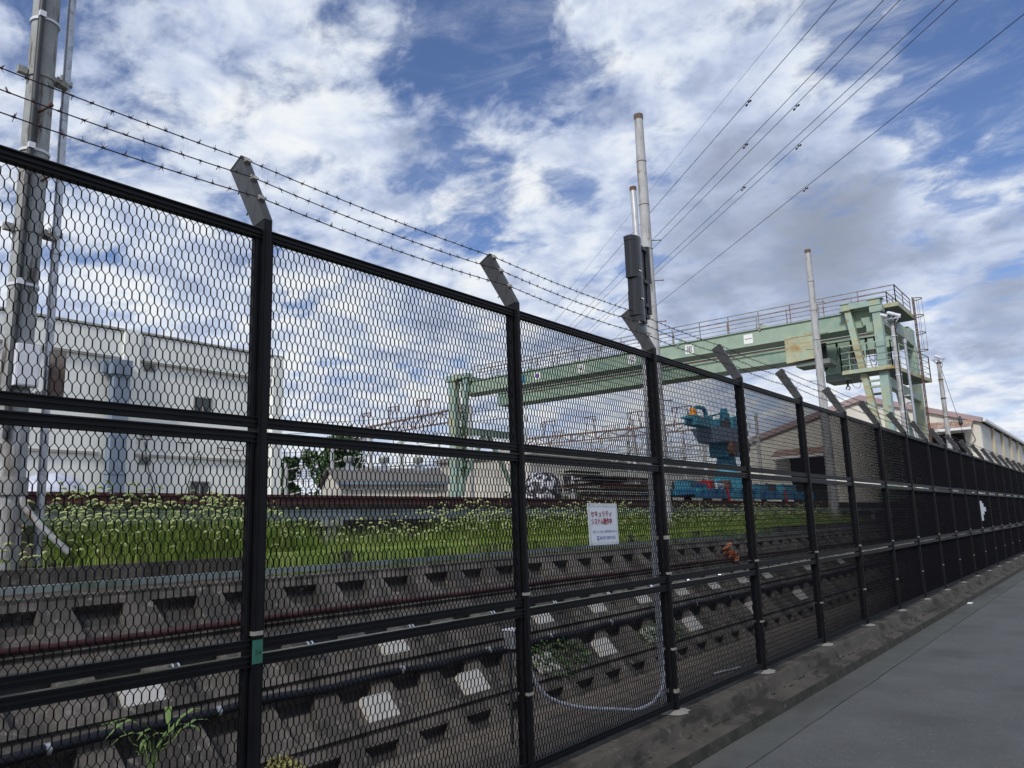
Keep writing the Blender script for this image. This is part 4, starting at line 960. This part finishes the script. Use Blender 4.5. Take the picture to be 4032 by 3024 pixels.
def canopy(x0, x1, z, dep=2.4):
    m = MB(); n = int((x1-x0)/.22)
    for i in range(n):
        a = x0+(x1-x0)*i/n; b = x0+(x1-x0)*(i+.62)/n
        m.hexa([(a, Y0-.35, z), (a, Y0-.35, z+.06), (a, Y0-dep, z-.75), (a, Y0-dep, z-.69), (b, Y0-.35, z), (b, Y0-.35, z+.06), (b, Y0-dep, z-.75), (b, Y0-dep, z-.69)])
    m.hexa([(x0, Y0-.35, z-.03), (x0, Y0-.35, z+.02), (x0, Y0-dep, z-.78), (x0, Y0-dep, z-.73), (x1, Y0-.35, z-.03), (x1, Y0-.35, z+.02), (x1, Y0-dep, z-.78), (x1, Y0-dep, z-.73)])
    c = part(m, 'door_canopy', 'roof_rusty', wh)
    m = MB(); m.box(x0, x1, Y0-dep-.06, Y0-dep, z-1.0, z-.78)
    for xx in (x0+.1, x1-.1): m.bar((xx, Y0-dep+.1, z-.85), (xx, Y0-.1, z-1.7), .1)
    part(m, 'canopy_beam', 'paint_white', c)
canopy(-14.3, -9.95, 8.0); canopy(-27.7, -22.6, 6.7)
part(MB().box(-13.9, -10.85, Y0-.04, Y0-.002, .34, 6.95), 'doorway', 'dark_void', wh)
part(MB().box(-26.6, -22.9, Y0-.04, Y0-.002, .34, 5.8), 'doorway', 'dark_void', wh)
part(MB().box(-15.6, -14.7, Y0+1.5, Y0+2.4, 10.4, 11.25), 'roof_vent', 'cream_side', wh)

# ================================================================== YARD MACHINES AND MATERIALS
bx = -12.5
bc = thing('blue_crane', (bx, 29.9, 1.1), 'blue hydraulic loader crane folded on its slewing column with an orange lamp', 'crane')
def ext(mb, pts, x0, x1): return mb.extr([(x0, a, b) for a, b in pts], (x1-x0, 0, 0))
part(MB().tube([(bx, 29.95, 1.1), (bx, 29.95, 1.35), (bx, 29.95, 1.6)], [.95, .85, .62], 16).tube([(bx, 29.95, 1.6), (bx, 29.95, 2.45)], [.46, .36], 16), 'column', 'machine_blue', bc)
part(ext(MB(), [(29.3, 2.42), (30.4, 2.42), (31.05, 2.6), (31.05, 2.98), (29.3, 2.98)], bx-.4, bx+.4), 'slew_yoke', 'machine_blue', bc)
m = MB(); m.tube([(bx+.4, 29.45, 2.72), (bx+.62, 29.45, 2.72)], .30, 14); m.tube([(bx+.3, 30.9, 2.8), (bx+.6, 30.9, 2.8)], .16, 10); part(m, 'slew_motor', 'rust', bc)
part(MB().hexa([(bx-.5, 28.55, 2.95), (bx-.6, 28.15, 3.5), (bx-.5, 30.6, 2.95), (bx-.6, 30.7, 3.5), (bx+.5, 28.55, 2.95), (bx+.6, 28.15, 3.5), (bx+.5, 30.6, 2.95), (bx+.6, 30.7, 3.5)]), 'operator_tub', 'duct_blue', bc)
part(ext(MB(), [(29.8, 3.5), (30.75, 3.5), (30.75, 4.02), (30.3, 4.08), (29.9, 3.98)], bx-.45, bx+.45), 'rear_housing', 'machine_blue', bc)
part(ext(MB(), [(26.9, 3.50), (29.3, 3.46), (30.2, 3.60), (30.2, 3.85), (28.6, 3.80), (26.9, 3.74)], bx-.25, bx+.25), 'boom', 'machine_blue', bc)
m = MB(); m.tube([(bx+.3, 29.55, 3.66), (bx+.36, 29.55, 3.66)], .3, 14); m.box(bx+.26, bx+.34, 29.1, 29.9, 3.44, 3.82); part(m, 'boom_pivot', 'machine_dark', bc)
m = MB(); m.bar((bx, 26.35, 3.72), (bx, 27.1, 3.72), .22, .07); m.box(bx-.2, bx+.2, 26.9, 27.35, 3.72, 3.86); part(m, 'boom_tip', 'machine_blue', bc)
m = MB(); pts = [(bx, 27.35, 3.78), (bx, 27.35, 4.16), (bx, 27.55, 4.24), (bx, 28.15, 4.24), (bx, 28.3, 4.1), (bx, 28.35, 3.80)]
for a, b in zip(pts, pts[1:]): m.bar(a, b, .12, .12)
m.bar((bx, 28.2, 3.85), (bx, 28.75, 3.9), .2, .1); part(m, 'guard_frame', 'machine_blue', bc)
m = MB(); m.bar((bx, 27.8, 3.80), (bx, 29.95, 4.22), .08, .07); m.bar((bx, 30.15, 4.0), (bx, 30.1, 4.42), .22, .2); m.bar((bx, 29.9, 4.1), (bx, 30.4, 4.1), .2, .28); part(m, 'luffing_cylinder', 'machine_blue', bc)
part(MB().tube([(bx, 27.17, 3.86), (bx, 27.17, 4.14)], [.15, .11], 10), 'warning_lamp', 'lamp_orange', bc)
part(MB().tube([(bx+.3, 28.9, 1.15), (bx+.3, 28.9, 1.45)], .25, 10), 'hose_reel', 'rust', bc)
fw = thing('flat_wagon', (bx, 29.5, .34), 'low blue flat wagon loaded with gear on the raised yard', 'wagon')
part(MB().box(bx-1.1, bx+1.1, 24.8, 37.0, .86, 1.06), 'deck', 'deck_blue', fw)
m = MB(); m.box(bx+.95, bx+1.12, 24.8, 37.0, .72, .855)
for i in range(11): m.box(bx+1.12, bx+1.18, 25.2+1.15*i, 25.32+1.15*i, .72, 1.12)
part(m, 'side_sill', 'deck_blue', fw)
for yy in (26.2, 27.8, 34.2, 35.8):
    part(MB().tube([(bx+.7, yy, .62), (bx+.82, yy, .62)], .27, 16).tube([(bx-.82, yy, .62), (bx-.7, yy, .62)], .27, 16), 'wheel', 'rust', fw)
q = random.Random(8)
for i, (yy, w, z, mm, lab) in enumerate(((25.5, .25, .30, 'machine_blue', 'blue canister at the near end of the wagon deck'), (26.25, .35, .22, 'deck_blue', 'low blue chest near the end of the wagon'), (27.1, .16, .34, 'paint_red', 'low red motor cover on the wagon deck'), (27.8, .3, .25, 'paint_white', 'small white box on the wagon deck beside the red cover'),
        (32.2, .5, .3, 'machine_blue', 'blue equipment case on the wagon right of the column'), (33.4, .3, .34, 'machine_dark', 'dark motor block on the wagon deck'), (35.4, .8, .36, 'machine_blue', 'long blue case at the far end of the wagon'))):
    t = thing('equipment_case', (bx+.3, yy, 1.06), lab, 'equipment')
    m = MB(); m.box(bx, bx+.6, yy-w, yy+w, 1.062, 1.06+z); m.box(bx-.02, bx+.62, yy-w-.02, yy+w+.02, 1.06+z-.05, 1.06+z-.02)
    part(m, 'case_body', mm, t); m = MB()
    for s_ in (-1, 1): m.bar((bx+.61, yy+s_*w*.5-.05, 1.06+z*.5), (bx+.66, yy+s_*w*.5+.05, 1.06+z*.5), .03)
    m.tube([(bx+.3, yy, 1.06+z), (bx+.3, yy, 1.11+z)], .08, 8); part(m, 'handle', 'machine_dark', t)
for yy in (29.0, 32.9, 26.95):
    t = thing('red_jack', (bx+1.1, yy, .72), 'small red screw jack hanging on the side of the blue wagon', 'jack', 'red jacks on the wagon side')
    part(MB().bar((bx+1.22, yy-.05, 1.12), (bx+1.26, yy+.05, .62), .06), 'jack_body', 'paint_red', t); part(MB().box(bx+1.15, bx+1.4, yy-.02, yy+.3, .58, .64), 'jack_foot', 'paint_red', t)
for i, (y0_, y1_, z, x, mm, lab) in enumerate(((18.4, 21.6, 1.16, -12.6, 'timber_brown', 'slanting dark beam sticking out left of the pile'), (19.0, 24.2, .62, -12.7, 'rust', 'lowest rusty girder of the material pile'), (19.2, 24.4, .80, -12.5, 'timber_brown', 'brown sleeper second from the bottom of the pile'), (19.0, 24.2, .98, -12.6, 'trim_grey', 'pale grey board in the middle of the pile'),
        (20.2, 24.6, 1.12, -12.4, 'rust', 'rusty channel above the pale boards'), (19.4, 22.0, 1.32, -12.6, 'machine_dark', 'dark metal plate stacked near the top of the pile'), (21.2, 25.0, 1.38, -12.7, 'timber_brown', 'reddish plank on top of the pile'), (18.9, 20.9, 1.50, -12.9, 'trim_grey', 'grey sheet topmost on the pile'))):
    m = MB(); tilt = .10 if i == 0 else 0
    a, b = V((x, y0_, z-.06 - tilt)), V((x, y1_, z-.06+tilt))
    m.bar(a, b, .62 if i in (3, 5, 7) else .30, .03); m.bar(a+V((0, 0, .05)), b+V((0, 0, .05)), .06, .08); m.bar(a+V((0, 0, .10)), b+V((0, 0, .10)), .55 if i in (3, 5, 7) else .26, .025)
    m.build('stacked_beam', mm, label=lab, cat='beam')
m = MB(); m.box(-13.2, -12.2, 18.8, 24.4, .34, .50); m.build('pallet_base', 'machine_dark', label='dark timber base under the pile of beams', cat='base')
m = MB(); m.sphere((-16, 22.15, 1.15), .62, 16, 10, (1, 1.15, 1.05), .13, 3); m.sphere((-16, 21.95, .75), .5, 14, 8, (1, 1.4, .9), .15, 4)
m.build('covered_machine', 'tarp_patchy', label='lumpy machine under black and white wrapping beside the beam pile', cat='machine')
m = MB(); m.sphere((-20, 7.85, .75), .85, 18, 10, (1, 1.05, .95), .09, 6); m.sphere((-20, 8.5, .6), .6, 16, 8, (1, 1.2, .9), .12, 7); m.build('sheeted_heap', 'pvc_sheet', label='heap wrapped in translucent white sheeting in front of the white building', cat='heap')

# ================================================================== CATENARY STRUCTURES
def truss(p, q_, depth, w, mat_, par, n=14, name='lattice_beam', dn=1):
    p, q_ = V(p), V(q_); m = MB(); d = V((0, 0, -depth)); m.bar(p, q_, w*1.5); m.bar(p+d, q_+d, w)
    for i in range(n):
        a, b = p.lerp(q_, i/n), p.lerp(q_, (i+1)/n); m.bar(a, b+d if i % 2 else b + d, w*.7) if i % 2 else m.bar(a+d, b, w*.7)
        m.bar(a, a+d, w*.6)
    return part(m, name, mat_, par)
def portal(p, q_, z, lab, depth=1.1, mat_='steel_lattice', drops=4, group=None, ext_=0.):
    p, q_ = V((p[0], p[1], z)), V((q_[0], q_[1], z)); r = thing('catenary_portal', (p.x, p.y, .34), lab, 'catenary portal')
    truss(p, q_, depth, .12, mat_, r)
    for c in (p, q_): part(MB().tube([(c.x, c.y, .2), (c.x, c.y, z+ext_)], [.22, .16], 10), 'mast', 'pole_concrete', r)
    q = random.Random(int(abs(p.x)*10))
    for i in range(drops):
        c = p.lerp(q_, (i+.6)/drops); m = MB(); w = q.uniform(.5, .9)
        m.bar(c+V((-w, 0, 0)), c+V((-w*.5, 0, 1.6)), .08); m.bar(c+V((w, 0, 0)), c+V((w*.5, 0, 1.6)), .08); m.bar(c+V((-w*1.2, 0, 1.6)), c+V((w*1.2, 0, 1.6)), .09)
        for s_ in (-1, 1): m.tube([c+V((s_*w*1.1, 0, 1.6)), c+V((s_*w*1.1, 0, 1.05))], .07, 6)
        part(m, 'insulator_frame', mat_, r)
        m = MB(); a = c + V((0, 0, -depth)); m.bar(a, a+V((0, 0, -1.5)), .07); m.bar(a+V((0, 0, -1.4)), a+V((1.3, .4, -.7)), .06); m.bar(a+V((0, 0, -1.5)), a+V((1.5, .4, -1.5)), .05)
        part(m, 'registration_arm', mat_, r)
    return r
portal((-67.5, 57.3), (-46.8, 53.9), 11.0, 'rusty topped lattice portal rising behind the hut roof', mat_='lattice_rusty')
portal((-66, 70), (-40, 72), 8.6, 'pale lattice portal behind the hut and left gantry leg', ext_=2)
portal((-49.6, 65.9), (-30.4, 68), 9.0, 'reddish lattice portal right of the second fence post', mat_='lattice_rusty', depth=.7, ext_=.6)
portal((-41, 72.6), (-27.5, 74), 7.4, 'low grey lattice portal beside the blue crane', depth=.9, ext_=2.6)
portal((-75, 52), (-56, 50), 7.0, 'pale lattice portal between the white building and the hut', ext_=1.6, depth=1.2)
portal((-72, 85), (-42, 88), 9.5, 'distant pale lattice portal in the haze beyond the hut')
for i, (x, y, zt_, lab) in enumerate(((-56.7, 41.0, 5.9, 'slender mast just right of the white building'), (-54.4, 44.1, 7.6, 'thick pale mast left of the hut'), (-50.4, 48.6, 8.2, 'mast behind the left ventilator'), (-43.6, 55.8, 11.2, 'tall mast with a crossarm inside the left gantry leg'), (-40.2, 60.5, 4.6, 'short pale post right of the left gantry leg'))):
    t = thing('line_mast', (x, y, .34), lab, 'mast'); part(MB().tube([(x, y, .2), (x, y, zt_)], [.24, .17], 10), 'shaft', 'pole_concrete', t)
    m = MB(); z = zt_-.6
    for k_ in range(3): m.bar((x-.2, y, z-1.1*k_), (x+1.6-.3*k_, y+.8, z-1.1*k_+.3), .09); m.tube([(x+1.3, y+.7, z-1.1*k_+.2), (x+1.3, y+.7, z-1.1*k_-.2)], .09, 6)
    part(m, 'crossarm', 'steel_lattice', t)
q = random.Random(77)
for i in range(12):
    z = q.uniform(3.6, 8.2); off = q.uniform(-6, 14)
    a = V((-88, 40+off, z)); b = V((-30, 82+off*.6, z + q.uniform(-.4, .4))); pts = []
    for j in range(13): t = j/12; pts.append(a.lerp(b, t) + V((0, 0, -.5*4*t*(1-t))))
    MB().tube(pts, .028, 4).build('contact_wire', 'machine_dark', label='thin overhead wire strung across the rail yard', cat='wire', group='overhead wires of the rail yard')
for i in range(4):
    a = V((-90, 30, 11.5-.9*i)); b = V((-43.6, 55.8, 10.6-.9*i)); pts = [a.lerp(b, j/10) + V((0, 0, -.8*4*(j/10)*(1-j/10))) for j in range(11)]
    MB().tube(pts, .024, 4).build('feeder_wire', 'machine_dark', label='thin feeder wire running from the white building to the tall mast', cat='wire', group='feeder wires left of the gantry')

# ================================================================== TREES
def tree(c, r, h, lab, n=2600, seed=1, name='tree', cat='tree', size=.22, trunk=True):
    q = random.Random(seed); t = thing(name, (c[0], c[1], .34), lab, cat); m = MB()
    cl = [(V((c[0]+q.gauss(0, r*.42), c[1]+q.gauss(0, r*.42), c[2] + q.uniform(-h*.42, h*.42))), q.uniform(.25, .5)*min(r, h)) for _ in range(22)]
    for i in range(n):
        p, rr = q.choice(cl); d = V((q.gauss(0, 1), q.gauss(0, 1), q.gauss(0, 1))).normalized(); p = p + d*rr*q.random()**.4
        u = V((q.uniform(-1, 1), q.uniform(-1, 1), q.uniform(-1, 1))).normalized(); v = u.orthogonal().normalized(); s_ = size*q.uniform(.5, 1.3)
        m.add([p-u*s_, p+v*s_*.7, p+u*s_, p-v*s_*.7], [(0, 1, 2, 3)])
    part(m, 'crown', 'leaf_dark', t)
    if trunk:
        m = MB(); m.tube([(c[0], c[1], .2), (c[0]+.1, c[1], c[2]-h*.3), (c[0], c[1], c[2]+h*.2)], [.28, .2, .08], 8)
        for i in range(6):
            a = q.uniform(0, 2*PI); b0 = V((c[0], c[1], c[2]-h*q.uniform(.1, .4))); m.tube([b0, b0+V((math.cos(a)*r*.3, math.sin(a)*r*.3, h*.2)), b0+V((math.cos(a)*r*.6, math.sin(a)*r*.6, h*.38))], [.09, .06, .03], 5)
        part(m, 'trunk', 'bark', t)
tree((-61.3, 51.3, 6.6), 3.4, 6.2, 'large loose dark tree left of the hut behind lattice masts', 5200, 2, size=.2)
tree((-65.2, 47.4, 5.0), 1.5, 5.0, 'narrow dark tree at the corner of the white building', 1800, 4, size=.2)
for i, (x, y, r, h, lab) in enumerate(((-68, 44, 3.0, 3.2, 'low dark bush at the foot of the white building corner'), (-64, 50, 3.5, 3.0, 'wide dark bush left of the hut'), (-50, 62, 3.5, 2.4, 'dark bush right of the left gantry leg'), (-46, 68, 4, 2.6, 'low dark hedge beyond the short pale post'), (-56, 60, 3, 2.4, 'bush behind the right end of the hut'))):
    tree((x, y, 1.8), r, h, lab, 2200, 20+i, 'bush', 'bush', .18, False)
